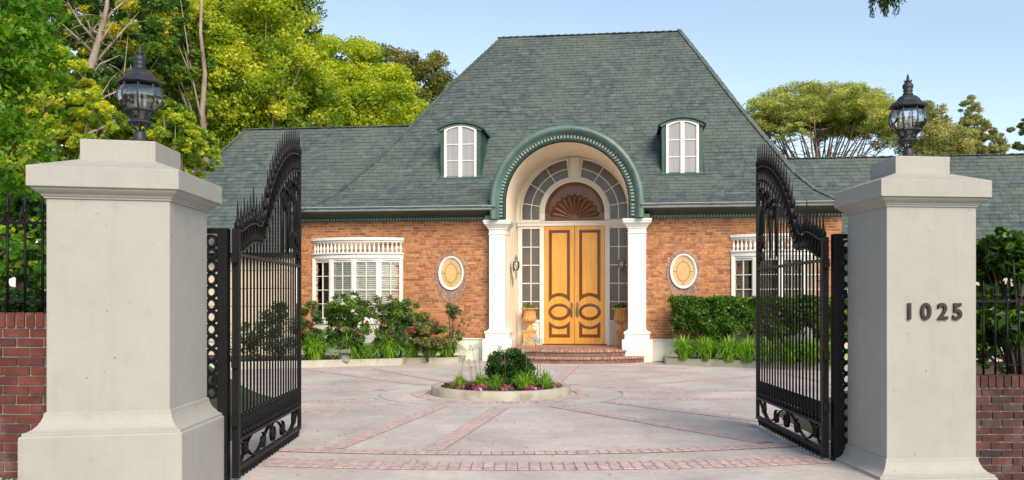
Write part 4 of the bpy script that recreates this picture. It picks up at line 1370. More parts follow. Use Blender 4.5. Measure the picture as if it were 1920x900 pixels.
# ---------------------------------------------------------------- lanterns
def lantern(ctr, z0, s, rot, label):
    root = empty('pillar_lantern', (ctr[0], ctr[1], z0), rot, label, 'lantern', 'lanterns on the gate pillars')
    def lat(name, mat, prof, n=20, smooth=True, ph=0.0, parent=root, zs=1):
        return MB().lathe([(r * s, z * s) for r, z in prof], n=n, smooth=smooth, ph=ph).build(name, mat, parent)
    lat('base', 'stucco', [(0.0, 0), (.105, 0), (.10, .012), (.075, .025), (.06, .032), (0, .032)])
    lat('stem', 'iron_lamp', [(0, .03), (.05, .03), (.052, .035), (.052, .105), (.046, .112), (.046, .125), (0.02, .128)])
    cg = MB()
    for i in range(8):
        a = 2 * pi * i / 8
        cg.tube([((r) * cos(a) * s, (r) * sin(a) * s, z * s) for r, z in ((.02, .12), (.03, .135), (.062, .160), (.085, .195))], 0.006 * s, 5)
    cg.build('cage', 'iron_lamp', root)
    lat('gallery', 'iron_lamp', [(0, .190), (.085, .190), (.108, .20), (.108, .210), (.082, .225), (.07, .23), (0, .232)], 8, False)
    NS = 8
    cup = [(.074, .228), (.083, .255), (.102, .285), (.118, .300)]
    body = [(.128, .312), (.165, .36), (.183, .41), (.186, .445), (.180, .48), (.162, .52), (.140, .548)]
    lat('collar', 'iron_lamp', [(.100, .292), (.134, .296), (.140, .306), (.134, .318), (.110, .318)], NS, False)
    for i in range(NS):
        a0, a1 = 2 * pi * i / NS, 2 * pi * (i + 1) / NS
        def pane(prof, name):
            mb = MB()
            vs = [(r * cos(a) * s, r * sin(a) * s, z * s) for r, z in prof for a in (a0, a1)]
            mb.add(vs, [(2 * k, 2 * k + 1, 2 * k + 3, 2 * k + 2) for k in range(len(prof) - 1)], True)
            mb.build(name, 'glass', root)
        pane(body, 'pane'); pane(cup, 'pane')
        rb_ = MB().tube([(r * cos(a0) * s, r * sin(a0) * s, z * s) for r, z in body], 0.0075 * s, 6)
        rb_.flat([(r * cos(a0) * s, r * sin(a0) * s, z * s) for r, z in cup], 0.035 * s if i % 2 else 0.02 * s, 0.01 * s, Vector((-sin(a0), cos(a0), 0)))
        rb_.build('rib', 'iron_lamp', root)
    lat('roof', 'iron_lamp', [(.13, .535), (.150, .540), (.188, .545), (.190, .556), (.172, .575), (.150, .590), (.128, .605), (.112, .630), (.085, .655), (.055, .668), (.046, .672)], 8, False)
    lat('finial', 'iron_lamp', [(.046, .668), (.054, .680), (.046, .690), (.040, .700), (.050, .712), (.050, .718), (.040, .724), (.052, .745), (.054, .765), (.046, .785), (.030, .800), (.022, .806), (.030, .812), (.020, .825), (.012, .842), (.018, .850), (.009, .862), (.011, .872), (.0, .892)], 14)
    lf = MB()
    for i in range(6):
        a = 2 * pi * i / 6
        lf.tube([(r * cos(a) * s, r * sin(a) * s, z * s) for r, z in ((.022, .806), (.038, .815), (.044, .828))], [.006 * s, .005 * s, .002 * s], 5)
    lf.build('crown_leaves', 'iron_lamp', root, kind='stuff')
    bl = MB()
    for i in range(3):
        a = 2 * pi * i / 3 + .4
        bl.lathe([(0, .32 * s), (.014 * s, .32 * s), (.014 * s, .42 * s), (.0, .425 * s)], (.042 * s * cos(a), .042 * s * sin(a), 0), 10)
        bl.lathe([(.011 * s, .42 * s), (.017 * s, .44 * s), (.010 * s, .47 * s), (0, .50 * s)], (.042 * s * cos(a), .042 * s * sin(a), 0), 10)
    bl.lathe([(0, .225 * s), (.02 * s, .225 * s), (.012 * s, .30 * s), (.055 * s, .315 * s), (.055 * s, .322 * s), (0, .322 * s)], n=12)
    bl.build('candle_bulbs', 'curtain', root)
lantern((PL[0].x + .06, PL[0].y), 2.885, 0.94, 0.30, 'black globe lantern standing on the wide pillar beside the taller brick wall')
lantern((PR[0].x - .01, PR[0].y), 2.965, 0.94, 0.12, 'black globe lantern standing on the pillar numbered 1025')

# ---------------------------------------------------------------- gate leaves
TOPC = [(0, 2.24), (.14, 2.25), (.38, 2.325), (.60, 2.365), (.78, 2.345), (.90, 2.375), (1.0, 2.48), (1.15, 2.67), (1.32, 2.83), (1.5, 2.975), (1.7, 3.10), (1.9, 3.20), (2.1, 3.275), (2.3, 3.32), (2.5, 3.345), (2.72, 3.35)]
LOWC = [(0, 2.05), (.16, 2.06), (.35, 2.12), (.55, 2.175), (.72, 2.185), (.95, 2.18), (1.02, 2.24), (1.13, 2.37), (1.34, 2.57), (1.5, 2.70), (1.69, 2.84), (1.9, 2.95), (2.1, 3.045), (2.35, 3.125), (2.55, 3.155), (2.72, 3.16)]
def smooth_curve(pts, n):
    out = []
    a, b = pts[0][0], pts[-1][0]
    for i in range(n + 1):
        x = a + (b - a) * i / n
        h = 0.05
        out.append((x, sum(interp(min(max(x + d, a), b), pts) for d in (-h, -h / 2, 0, h / 2, h)) / 5))
    return out
def spiral(c, r0, turns, a0, sgn=1, n=26, rend=0.25):
    return [(c[0] + (r0 * (1 - (1 - rend) * i / n)) * cos(a0 + sgn * 2 * pi * turns * i / n), 0, c[1] + (r0 * (1 - (1 - rend) * i / n)) * sin(a0 + sgn * 2 * pi * turns * i / n)) for i in range(n + 1)]
BAR = MB().box(-.0085, .0085, -.0085, .0085, 0, 1).mesh('bar', 'iron')
SPK = MB().lathe([(0, 0), (.016, .0), (.026, .018), (.034, .05), (.030, .075), (.016, .095), (.022, .105), (.014, .115), (.011, .15), (.0085, .20), (.004, .27), (0, .30)], n=8).mesh('spike', 'iron')
TTH = MB().lathe([(0, 0), (.022, .0), (.022, -.03), (.012, -.045), (.014, -.05), (.004, -.088), (0, -.095)], n=8).mesh('lower_spike', 'iron')
SCK = MB().lathe([(.012, 0), (.026, .01), (.030, .03), (.016, .05), (.018, .06), (.032, .09), (.034, .15), (.026, .19), (.030, .20), (.012, .215)], n=8).mesh('socket', 'iron')
def gate(hinge, tip, label):
    d = Vector((tip[0] - hinge[0], tip[1] - hinge[1])); Lg = d.length
    root = empty('iron_gate', (hinge[0], hinge[1], 0), math.atan2(d.y, d.x), label, 'gate', 'iron driveway gates')
    k = Lg / 2.72
    def B(name, mb, mat='iron', parent=root): return mb.build(name, mat, parent)
    B('hinge_stile', MB().box(-.03, .035, -.03, .03, 0.03, 2.26))
    B('edge_strip', MB().box(.036, .046, -.024, .024, .12, 2.24), 'rust')
    B('meeting_stile', MB().box(Lg - .03, Lg + .01, -.02, .02, 0.08, 3.36))
    for z0, z1, nm in ((.085, .125, 'bottom_rail'), (.345, .375, 'lower_rail')):
        B(nm, MB().box(.047, Lg - .031, -.022, .022, z0, z1))
    B('middle_rail', MB().box(.047, Lg - .031, -.02, .02, 2.015, 2.045), 'rust')
    for cv, nm in ((TOPC, 'crest_rail'), (LOWC, 'lower_crest_rail')):
        pts = [(x * k, 0, z) for x, z in smooth_curve(cv, 44)]
        B(nm, MB().flat(pts, 0.044, 0.014), 'rust')
    # rings between the crest rails
    s_ = 0.10
    while s_ < Lg - 0.06:
        zt_, zl = interp(s_ / k, TOPC) - .008, interp(s_ / k, LOWC) + .008
        slope_ = (interp(s_ / k + .05, TOPC) - interp(s_ / k - .05, TOPC)) / .1
        hh = (zt_ - zl) / 2 / max(1, sqrt(1 + slope_ ** 2) * 0.86)
        mb = MB()
        w_ = 0.052
        ang = math.atan(slope_) * 0.45
        mid = ((zt_ + zl) / 2)
        pts = []
        for i in range(17):
            a = 2 * pi * i / 16
            x, z = w_ * cos(a), hh * sin(a)
            pts.append((s_ - sin(ang) * z + cos(ang) * x, 0, mid + cos(ang) * z + sin(ang) * x))
        mb.flat(pts, 0.03, 0.008)
        B('ring', mb)
        s_ += 0.112
    nb = 21
    for i in range(nb):
        x = 0.12 + (Lg - 0.22) * i / (nb - 1)
        top = interp(x / k, LOWC)
        obj_from('bar', BAR, root, (x, 0, .37), scale=(1, 1, top - .37))
        obj_from('socket', SCK, root, (x, 0, .374), scale=(1, .9, 1))
        obj_from('lower_spike', TTH, root, (x, 0, .086))
        obj_from('lower_spike', TTH, root, (x - (Lg - .22) / (nb - 1) / 2, 0, .086), scale=(.8, .8, .8))
    ns = 25
    for i in range(ns):
        x = 0.05 + (Lg - 0.07) * i / (ns - 1)
        sc = 1.0
        if i == 5: sc = 1.45
        obj_from('spike', SPK, root, (x, 0, interp(x / k, TOPC) - .004), scale=(1, 1, sc * (1.0 if i % 2 == 0 or i > 9 else .85)))
    # scroll frieze at the foot
    zc = .235
    for j, x in enumerate((.30, .95, 1.38, 1.80, 2.40)):
        x *= k
        if j == 2:
            B('scroll', MB().flat(spiral((x, zc), .10, 1.9, pi / 2, 1, 34, .3), .034, .010))
            continue
        sg = 1 if j % 2 == 0 else -1
        B('scroll', MB().flat(spiral((x, zc + .02 * sg), .085, 1.6, pi / 2, sg, 30, .25), .034, .010))
    for xa, xb_, up in ((.05, .50, -1), (2.2, 2.68, -1), (.08, .62, 1), (.62, 1.28, -1), (1.48, 2.1, 1), (2.1, 2.66, -1)):
        pts = []
        for i in range(15):
            t = i / 14
            pts.append(((xa + (xb_ - xa) * t) * k, 0, zc + up * .098 * cos(pi * t)))
        B('scroll', MB().flat(pts, .034, .010))
    # leafy scrolls under the arch near the meeting stile
    for c, r, t, a0, sg in (((1.95, 2.72), .16, 1.35, pi * .95, -1), ((2.28, 2.86), .15, 1.3, pi * .9, -1), ((2.53, 2.98), .10, 1.4, pi, -1), ((2.5, 2.36), .10, 1.5, 0, 1), ((2.56, 2.20), .075, 1.4, 0, -1)):
        pts = spiral((c[0] * k, c[1]), r, t, a0, sg, 26, .3)
        m_ = MB().flat(pts, .05, .018)
        B('scroll', m_)
    for pts in (((1.80, 2.15), (1.80, 2.50), (1.84, 2.74)), ((2.10, 2.15), (2.12, 2.60), (2.16, 2.85)), ((2.62, 2.10), (2.55, 2.40), (2.42, 2.62), (2.44, 2.90)), ((2.40, 2.90), (2.52, 2.72), (2.60, 2.45), (2.64, 2.2))):
        B('leaf_stem', MB().tube([(a * k, 0, b) for a, b in pts], [.014] + [.022] * (len(pts) - 2) + [.012], 6))
    for z in (0.50, 1.02, 1.95):
        B('hinge', MB().box(-.085, -.031, -.022, .022, z, z + .09))
    return root
def gate_post(x, y, xr, n, ztop, pitch, label, zlow):
    root = empty('gate_post', (x, y, 0), 0, label, 'gate post', 'posts carrying the gates')
    MB().box(-.045, .045, -.045, .045, -0.05, ztop).build('post', 'iron', root)
    dx = xr - x
    a, b = sorted((dx - .055, dx + .055))
    MB().box(min(a, .046) if dx > 0 else a, b if dx > 0 else -.046, -.03, .03, ztop - .045, ztop).build('top_plate', 'iron', root)
    z = ztop - .115
    for i in range(n):
        mb = MB()
        mb.flat([(dx + .048 * cos(2 * pi * q / 20), 0, z + .048 * sin(2 * pi * q / 20)) for q in range(21)], .060, .024)
        mb.build('ring', 'iron', root)
        z -= pitch
    MB().box(min(0, dx), max(0, dx), -.02, .02, zlow, zlow + .05).build('bracket', 'iron', root)
gate((-2.47, 8.12), (-2.545, 10.86), 'black iron gate leaf standing open beside the pillar without a number')
gate((3.165, 9.17), (3.21, 11.85), 'black iron gate leaf standing open beside the numbered pillar')
gate_post(-2.575, 8.10, -2.685, 13, 2.26, .1125, 'square black post with a ring column against the wide unnumbered pillar', .88)
gate_post(3.285, 9.17, 3.385, 19, 2.29, .1125, 'square black post with a ring column against the numbered pillar', 1.68)

# ================================================================== GARDEN WALLS AND FENCES
def garden_wall(x0, x1, y, ztop, zbot, mat, mortar, label, course, blen, seed):
    root = MB().box(x0, x1, y + .015, y + .26, zbot, ztop - .01).build('brick_wall', mortar)
    tag(root, label, 'wall')
    P_ = []
    rnd = random.Random(seed)
    x = x1
    while x > x0:         # bricks on edge along the top
        P_.append((Vector((x - .033, y + .125, ztop - .055)), (.062, .26, .115), Matrix.Rotation(rnd.uniform(-.02, .02), 3, 'Y')))
        x -= course + .001
    z = ztop - .115 - course * .5 - .004; k = 0
    while z > zbot:
        x = x1 - (blen * .5 if k % 2 else 0) - rnd.uniform(0, .02)
        while x > x0:
            P_.append((Vector((x - blen / 2, y + .05 + rnd.uniform(-.004, .004), z)), (blen - .012, .10, course - .013), Matrix.Rotation(rnd.uniform(-.012, .012), 3, 'Y')))
            x -= blen
        z -= course; k += 1
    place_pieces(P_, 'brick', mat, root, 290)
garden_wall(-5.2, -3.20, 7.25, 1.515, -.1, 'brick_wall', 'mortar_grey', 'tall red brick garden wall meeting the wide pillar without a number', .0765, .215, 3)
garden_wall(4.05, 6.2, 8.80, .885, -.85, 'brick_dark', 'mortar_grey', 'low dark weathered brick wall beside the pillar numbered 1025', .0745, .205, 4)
def fence(x0, x1, y, z0, zr, zt, pitch, label, hooks, first):
    root = empty('iron_fence', (x0, y, 0), 0, label, 'fence', 'iron railings on the garden walls')
    MB().box(0, x1 - x0, -.008, .008, zr, zr + .022).build('top_rail', 'iron', root)
    MB().box(0, x1 - x0, -.008, .008, z0 + .10, z0 + .115).build('lower_rail', 'iron', root)
    me = MB().tube([(0, 0, 0), (0, 0, 1)], .011, 8).mesh('picket', 'iron')
    tp = MB().lathe([(.011, 0), (.020, .005), (.020, .015), (.012, .02), (.019, .045), (.015, .09), (.005, .15), (0, .17)], n=8).mesh('finial', 'iron')
    x = first - x0
    while x > 0: x -= pitch
    x += pitch
    while x < x1 - x0:
        p = obj_from('picket', me, root, (x, -.0, z0), scale=(1, 1, zt - .15 - z0))
        obj_from('finial', tp, root, (x, 0, zt - .155), scale=(1, 1, 1))
        if hooks:
            pts = [(x + pitch / 2 + (pitch / 2 - .015) * cos(a), 0, zr + .075 + .055 * sin(a)) for a in [pi + pi * i / 10 for i in range(11)]]
            obj_from('hook', MB().flat(pts, .012, .008).mesh('hook', 'iron'), root)
        x += pitch
fence(-5.1, -3.45, 7.38, 1.50, 2.235, 2.48, .143, 'black railings on top of the tall red brick wall', True, (47 - 960) / F * 7.38)
fence(4.30, 6.1, 8.93, .88, 1.60, 1.81, .117, 'black railings on top of the low dark brick wall', True, (1844 - 960) / F * 8.93)
# gravel strip at the foot of the tall wall
gv = MB()
for i in range(900):
    x, y = rp.uniform(-4.6, -3.65), rp.uniform(6.3, 7.22)
    s_ = rp.uniform(.006, .016); h = ground_h(x, y)
    a = rp.uniform(0, 3)
    gv.obox((x, y, h + s_ * .3), (s_ * 2, s_ * 1.5, s_), Matrix.Rotation(a, 3, 'Z') @ Matrix.Rotation(rp.uniform(-.5, .5), 3, 'X'))
tag(gv.build('gravel', 'gravel'), 'fine tan gravel at the foot of the tall brick wall', 'gravel', kind='stuff')
# curved concrete kerb beside the numbered pillar
kb = MB(); pts = [(3.18, 11.4), (3.30, 10.4), (3.32, 9.5), (3.36, 8.9), (3.30, 8.3), (3.28, 7.2)]
vs, fs = [], []
for i, (x, y) in enumerate(pts):
    vs += [(x + .0, y, -.6), (x + .0, y, .015), (x + .14, y + .03, .015), (x + .14, y + .03, -.6)]
for i in range(len(pts) - 1):
    for q in range(3): fs.append((i * 4 + q, i * 4 + q + 1, (i + 1) * 4 + q + 1, (i + 1) * 4 + q))
kb.add(vs, fs); tag(kb.build('kerb', 'curb'), 'curved concrete kerb along the drive edge by the numbered pillar', kind='structure')

# ================================================================== PLANTING-BED KERBS AND ROUND PLANTER
def bed_kerb(pts, h, label, w=.12):
    mb = MB()
    path = []
    for i, p in enumerate(pts):
        p = Vector((*p, 0)); 
        a = Vector((*pts[max(i - 1, 0)], 0)); b = Vector((*pts[min(i + 1, len(pts) - 1)], 0))
        d = (b - a).normalized(); nn = Vector((-d.y, d.x, 0))
        path.append((p, nn, Vector((0, 0, 1))))
    mb.sweep([(0, -.1), (0, h - .008), (.008, h), (w - .008, h), (w, h - .008), (w, -.1)], path)
    o = mb.build('bed_kerb', 'curb'); return tag(o, label, kind='structure')
kL1 = [(-9.2, 20.8), (-6.6, 21.75), (-5.13, 22.28), (-2.80, 23.20), (-2.78, 23.9)]
kL2 = [(-2.80, 23.78), (-1.62, 23.85), (-1.42, 24.05), (-1.30, 24.9)]
kR = [(4.12, 24.6), (3.98, 23.45), (4.6, 23.0), (5.98, 22.25), (7.55, 21.3), (9.6, 19.9)]
bed_kerb(kL1, .17, 'long pale kerb of the rose bed below the shuttered window')
bed_kerb(kL2, .15, 'short pale kerb at the end of the rose bed beside the left column')
bed_kerb(kR, .17, 'pale kerb of the hedge bed on the right of the drive')
for poly, nm in (([(-9.2, 20.9), (-5.1, 22.38), (-2.86, 23.28), (-2.78, 23.88), (-1.62, 23.95), (-1.42, 24.4), (-1.3, 25.3), (-9.4, 26.2)], 'planting soil of the rose bed'),
                 ([(4.2, 24.6), (4.08, 23.5), (6.0, 22.36), (9.6, 20.05), (12, 22), (4.2, 24.75)], 'planting soil of the hedge bed')):
    tag(MB().zprism(poly, -.1, .12).build('bed_soil', 'soil'), nm, kind='structure')

R0 = 1.225
pl = MB().lathe([(R0, -.05), (R0, .138), (R0 - .012, .150), (R0 - .14, .150), (R0 - .15, .14), (R0 - .15, .03)], (0, 0, 0), 72).build('round_planter', 'planter', loc=(PC.x, PC.y, 0))
tag(pl, 'round weathered concrete planter ring in the middle of the forecourt', 'planter')
tag(MB().lathe([(0, .10), (.5, .105), (R0 - .16, .075), (R0 - .16, .0)], (PC.x, PC.y, 0), 48).build('planter_soil', 'soil'), 'dark soil inside the round planter', kind='structure')

# ---------------------------------------------------------------- urns, sconces, small things
def urn(c, label, plabel):
    w = h2w((c[0], c[1], .33))
    root = empty('stone_urn', (w.x, w.y, .335), -TH, label, 'urn', 'ochre urns beside the doors')
    MB().box(-.20, .20, -.20, .20, 0, .06).build('foot', 'terracotta', root)
    pd = MB().box(-.165, .165, -.165, .165, .06, .40).build('pedestal', 'terracotta', root)
    for sx in (0, 1):
        m = MB()
        for a in range(4):
            m.tube([(.08 * cos(a * pi / 2), -.167, .23 + .08 * sin(a * pi / 2)), (.03 * cos(a * pi / 2 + .5), -.18, .23 + .03 * sin(a * pi / 2 + .5))], [.02, .012], 6)
        if sx == 0: m.build('rosette', 'terracotta', pd)
    MB().box(-.185, .185, -.185, .185, .40, .445).build('cornice', 'terracotta', root)
    MB().lathe([(.13, .445), (.13, .47), (.10, .49), (.06, .53), (.05, .58), (.06, .62), (.09, .64), (.10, .655), (.135, .68), (.175, .73), (.185, .79), (.165, .86), (.160, .95), (.175, 1.02), (.21, 1.06), (.245, 1.075), (.25, 1.10), (.20, 1.10), (.17, 1.06)], n=28).build('bowl', 'terracotta', root)
    fl_ = MB()
    for i in range(12):
        a = 2 * pi * i / 12
        fl_.tube([(r * cos(a), r * sin(a), z) for r, z in ((.10, .66), (.178, .73), (.188, .79), (.168, .86), (.165, .95), (.182, 1.03))], [.012, .024, .026, .02, .016, .01], 6)
    fl_.build('fluting', 'terracotta', root)
    eg = MB()
    for i in range(20):
        a = 2 * pi * i / 20
        eg.lathe([(0, -.024), (.018, -.014), (.024, 0), (.018, .014), (0, .024)], (.245 * cos(a), .245 * sin(a), 1.085), 6)
    eg.build('egg_rim', 'terracotta', root)
    return w
U1 = urn((hp(993, 600, 1.62)[0], 1.62), 'ochre urn on a pedestal in front of the left sidelight', '')
U2 = urn((hp(1164, 600, 1.45)[0], 1.45), 'ochre urn on a pedestal half hidden behind the right column', '')
def sconce(x, y, z, sgn, label, lit):
    w = h2w((x, y, z))
    root = empty('wall_lantern', (w.x, w.y, z), -TH, label, 'wall lantern', 'wall lanterns in the porch')
    MB().lathe([(0, -.012), (.045, -.012), (.055, 0), (.045, .012), (0, .012)], n=14).build('back_plate', 'sconce', root)
    root.children[0].rotation_euler = (0, pi / 2, 0); root.children[0].scale = (2.6, 1, 1)
    s_ = sgn
    MB().tube([(0, 0, -.05), (s_ * .05, 0, -.30), (s_ * .06, 0, -.42), (s_ * .05, 0, -.55)], [.02, .028, .02, .006], 8).build('tail', 'sconce', root)
    MB().tube([(s_ * .01, 0, 0), (s_ * .06, 0, -.04), (s_ * .10, 0, -.12), (s_ * .14, 0, -.14), (s_ * .155, 0, -.08)], [.014, .014, .014, .014, .014], 8).build('arm', 'sconce', root)
    MB().tube([(s_ * .155, 0, -.10), (s_ * .155, 0, -.20), (s_ * .14, 0, -.36)], [.018, .022, .004], 8).build('drop', 'sconce', root)
    cx_ = s_ * .155
    MB().lathe([(0, -.09), (.05, -.085), (.075, -.055), (.085, -.04), (.06, -.035), (0, -.03)], (cx_, 0, 0), 8, False).build('gallery', 'sconce', root)
    for i in range(6):
        a = 2 * pi * i / 6
        MB().tube([(cx_ + r * cos(a), r * sin(a), zz) for r, zz in ((.075, -.03), (.098, .04), (.10, .09), (.085, .15))], .006, 5).build('rib', 'sconce', root)
    MB().lathe([(.07, -.03), (.094, .04), (.096, .09), (.082, .15)], (cx_, 0, 0), 12).build('pane', 'glass', root)
    MB().lathe([(.09, .145), (.105, .15), (.10, .165), (.07, .19), (.045, .215), (.035, .22), (.04, .25), (.052, .27), (.052, .285), (.03, .30), (.022, .315), (.03, .325), (.018, .345), (.006, .365), (.012, .375), (0, .395)], (cx_, 0, 0), 12).build('cap', 'sconce', root)
    MB().lathe([(0, -.02), (.014, -.02), (.014, .05), (.018, .07), (.010, .10), (0, .12)], (cx_, 0, 0), 8).build('bulb', 'curtain' if not lit else 'flame', root)
m, nt, b = _bsdf('lamp_flame', .5)
b.inputs['Emission Color'].default_value = (1, .55, .18, 1); b.inputs['Emission Strength'].default_value = 9
b.inputs['Base Color'].default_value = (.9, .6, .3, 1)
MT['flame'] = m
sconce(CX - RI + .03, .45, 2.58, 1, 'grey bronze wall lantern on the jamb left of the doors', False)
sconce(CX + RI - .03, .95, 2.62, -1, 'wall lantern half hidden behind the right column', False)
# lantern-shaped path light in the rose bed
pw = G(704, 690); px_, py_ = (704 - 960) / F * 23.6, 23.6
root = empty('path_light', (px_, py_, .1), 0, 'small dark grey stone lantern among the grasses of the rose bed', 'garden lantern')
MB().lathe([(0, 0), (.10, 0), (.09, .06), (.05, .14), (.045, .2), (.06, .26), (.075, .28), (0, .28)], n=12).build('pedestal', 'stone', root)
MB().lathe([(0, .26), (.06, .27), (.11, .34), (.12, .37), (.10, .40), (0, .40)], n=12).build('bowl', 'stone', root)
MB().lathe([(.09, .40), (.135, .42), (.13, .44), (.09, .49), (.05, .52), (.02, .54), (.025, .56), (0, .585)], n=12).build('roof', 'stone', root)
bx_, by_ = (638 - 960) / F * 22.7, 22.75
root = empty('stone_bench', (bx_, by_, .08), -.1, 'small rough grey stone slab resting on a boulder in the rose bed', 'stone')
rr = random.Random(4)
o = MB().add([(-.3, -.14, .27), (.26, -.17, .24), (.30, .12, .25), (-.26, .15, .28), (-.33, -.12, .37), (.28, -.15, .34), (.27, .14, .36), (-.28, .12, .38)], [(0, 3, 2, 1), (4, 5, 6, 7), (0, 1, 5, 4), (1, 2, 6, 5), (2, 3, 7, 6), (3, 0, 4, 7)]).build('slab', 'stone', root)
o.modifiers.new('b', 'BEVEL').width = .02
o = MB().add([(-.02, -.12, 0), (.24, -.14, 0), (.26, .12, 0), (.0, .13, 0), (.02, -.09, .25), (.20, -.10, .24), (.21, .09, .25), (.03, .1, .26)], [(0, 3, 2, 1), (4, 5, 6, 7), (0, 1, 5, 4), (1, 2, 6, 5), (2, 3, 7, 6), (3, 0, 4, 7)]).build('boulder', 'stone', root)
o.modifiers.new('b', 'BEVEL').width = .05
# ================================================================== FOLIAGE
def leaf_mesh(name, pos, size, tint, mat, aspect=0.5, shape='rhomb', nrm=None, droop=0.0, up=0.0):
    """pos Nx3, size N, tint N -> one mesh of small folded leaves"""
    n = len(pos)
    d = RNG.normal(size=(n, 3)); d[:, 2] = d[:, 2] * 0.7 - droop + up
    d /= np.linalg.norm(d, axis=1)[:, None] + 1e-9
    r = RNG.normal(size=(n, 3)) if nrm is None else nrm + RNG.normal(size=(n, 3)) * .5
    s = np.cross(d, r); s /= np.linalg.norm(s, axis=1)[:, None] + 1e-9
    w = np.cross(s, d)
    L = size[:, None]
    if shape == 'rhomb':
        tpl = [(0, 0, 0), (.45, .5, .10), (1, 0, 0), (.45, -.5, .10)]
    else:     # lobed
        tpl = [(0, 0, 0), (.18, .42, .05), (.42, .30, 0), (.62, .62, .08), (.68, .22, .0), (1, 0, -.05), (.68, -.22, 0), (.62, -.62, .08), (.42, -.30, 0), (.18, -.42, .05)]
    k = len(tpl)
    V = np.empty((n, k, 3), dtype=np.float32)
    for i, (a, b, c) in enumerate(tpl):
        V[:, i] = pos + d * L * (a - .5) + s * L * (b * aspect * (2 if shape == 'rhomb' else 1.4)) * .5 + w * L * c
    me = bpy.data.meshes.new(name)
    me.vertices.add(n * k); me.vertices.foreach_set('co', V.ravel())
    me.loops.add(n * k); me.loops.foreach_set('vertex_index', np.arange(n * k, dtype=np.int32))
    me.polygons.add(n); me.polygons.foreach_set('loop_start', np.arange(0, n * k, k, dtype=np.int32))
    me.polygons.foreach_set('loop_total', np.full(n, k, dtype=np.int32))
    at = me.attributes.new('tint', 'FLOAT', 'POINT')
    at.data.foreach_set('value', np.repeat(np.clip(tint, 0, 1), k).astype(np.float32))
    me.materials.append(MT[mat])
    me.update(calc_edges=True)
    return me

def blob_points(ells, nclump, nleaf, crel=(0.12, 0.24), shell=0.75, flat=0.8):
    """clumps scattered through the ellipsoids, leaves scattered through the clumps"""
    vol = np.array([e[3] * e[4] * e[5] for e in ells]) ** 0.67
    pick = RNG.choice(len(ells), nclump, p=vol / vol.sum())
    E = np.array(ells, dtype=float)
    c = E[pick, :3]; R = E[pick, 3:]
    u = RNG.normal(size=(nclump, 3)); u /= np.linalg.norm(u, axis=1)[:, None]
    rad = shell + (1 - shell) * RNG.random(nclump) ** .5
    rad = np.where(RNG.random(nclump) < .25, RNG.random(nclump) * shell, rad)
    cc = c + u * R * rad[:, None]
    cr = RNG.uniform(*crel, nclump) * R.min(axis=1)
    k = RNG.choice(nclump, nleaf, p=cr ** 2 / (cr ** 2).sum())
    v = RNG.normal(size=(nleaf, 3)); v /= np.linalg.norm(v, axis=1)[:, None]
    rr = RNG.random(nleaf) ** .45
    pos = cc[k] + v * (cr[k] * rr)[:, None] * np.array([1.15, 1.15, flat])
    return pos, k, cc, cr

def make_tree(name, label, base, ells, nclump, nleaf, lsize, mat, bark='bark_dark', trunk=.25, cat='tree', group=None, tint=(.5, .22, .15), limbs=12, lean=(0, 0), crel=(.12, .24), shell=.72, limb_r=.28, trunk_top=None, aspect=.55, shape='rhomb', droop=.1, twigs=0, flat=.8, wiggle=.25):
    rnd = random.Random(hash(label) % 1000 if False else len(label) * 7 + int(abs(base[0]) * 10))
    z0 = ground_h(*base)
    root = empty(name, (base[0], base[1], z0), 0, label, cat, group)
    pos, k, cc, cr = blob_points(ells, nclump, nleaf, crel, shell, flat)
    ct = RNG.normal(tint[0], tint[1], nclump)
    tn = ct[k] + RNG.normal(0, tint[2], nleaf)
    off = np.array([base[0], base[1], z0])
    me = leaf_mesh('crown', pos - off, lsize * RNG.uniform(.45, 1.45, nleaf), tn, mat, aspect, shape, droop=droop)
    obj_from('crown', me, root)
    # trunk and limbs
    top = trunk_top if trunk_top else max(e[2] + e[5] * .6 for e in ells)
    cx_ = sum(e[0] for e in ells) / len(ells); cy_ = sum(e[1] for e in ells) / len(ells)
    end = Vector((cx_ + lean[0], cy_ + lean[1], top))
    st = Vector((base[0], base[1], z0 - .1))
    N = 9; pts = []
    for i in range(N + 1):
        t = i / N
        p = st.lerp(end, t)
        if 0 < i < N: p += Vector((rnd.uniform(-1, 1), rnd.uniform(-1, 1), 0)) * wiggle * trunk * 2.2
        pts.append(p - Vector(off))
    tr = MB().tube(pts, [trunk * (1.25 if i == 0 else 1) * (1 - .82 * (i / N)) for i in range(N + 1)], 9)
    T = tr.build('trunk', bark, root)
    idx = RNG.choice(nclump, min(limbs, nclump), replace=False)
    for j in idx:
        tgt = Vector(cc[j]) - Vector(off)
        h = min(max((tgt.z - 1.2) / max(top - z0, .1) * rnd.uniform(.45, .85), .12), .95)
        f = h * N; a = pts[int(f)].lerp(pts[min(int(f) + 1, N)], f - int(f))
        mid = a.lerp(tgt, .5) + Vector((rnd.uniform(-.25, .25), rnd.uniform(-.25, .25), rnd.uniform(.0, .3))) * trunk * 3
        r = trunk * limb_r * (1.1 - .6 * h)
        m_ = MB().tube([a, a.lerp(mid, .5) + Vector((0, 0, -.1)) * trunk, mid, mid.lerp(tgt, .6), tgt], [r, r * .85, r * .65, r * .4, r * .12], 6)
        for q in range(twigs):
            t0 = mid.lerp(tgt, rnd.uniform(0, .9))
            dv = (tgt - mid).normalized() * rnd.uniform(.2, .6) + Vector((rnd.uniform(-1, 1), rnd.uniform(-1, 1), rnd.uniform(-.5, .15)))
            ln = min(1.1, (tgt - a).length * rnd.uniform(.1, .25))
            t1 = t0 + dv * ln
            m_.tube([t0, t0.lerp(t1, .5) + Vector((0, 0, .1)) * ln, t1], [r * .3, r * .2, r * .06], 5)
        m_.build('limb', bark, root)
    return root

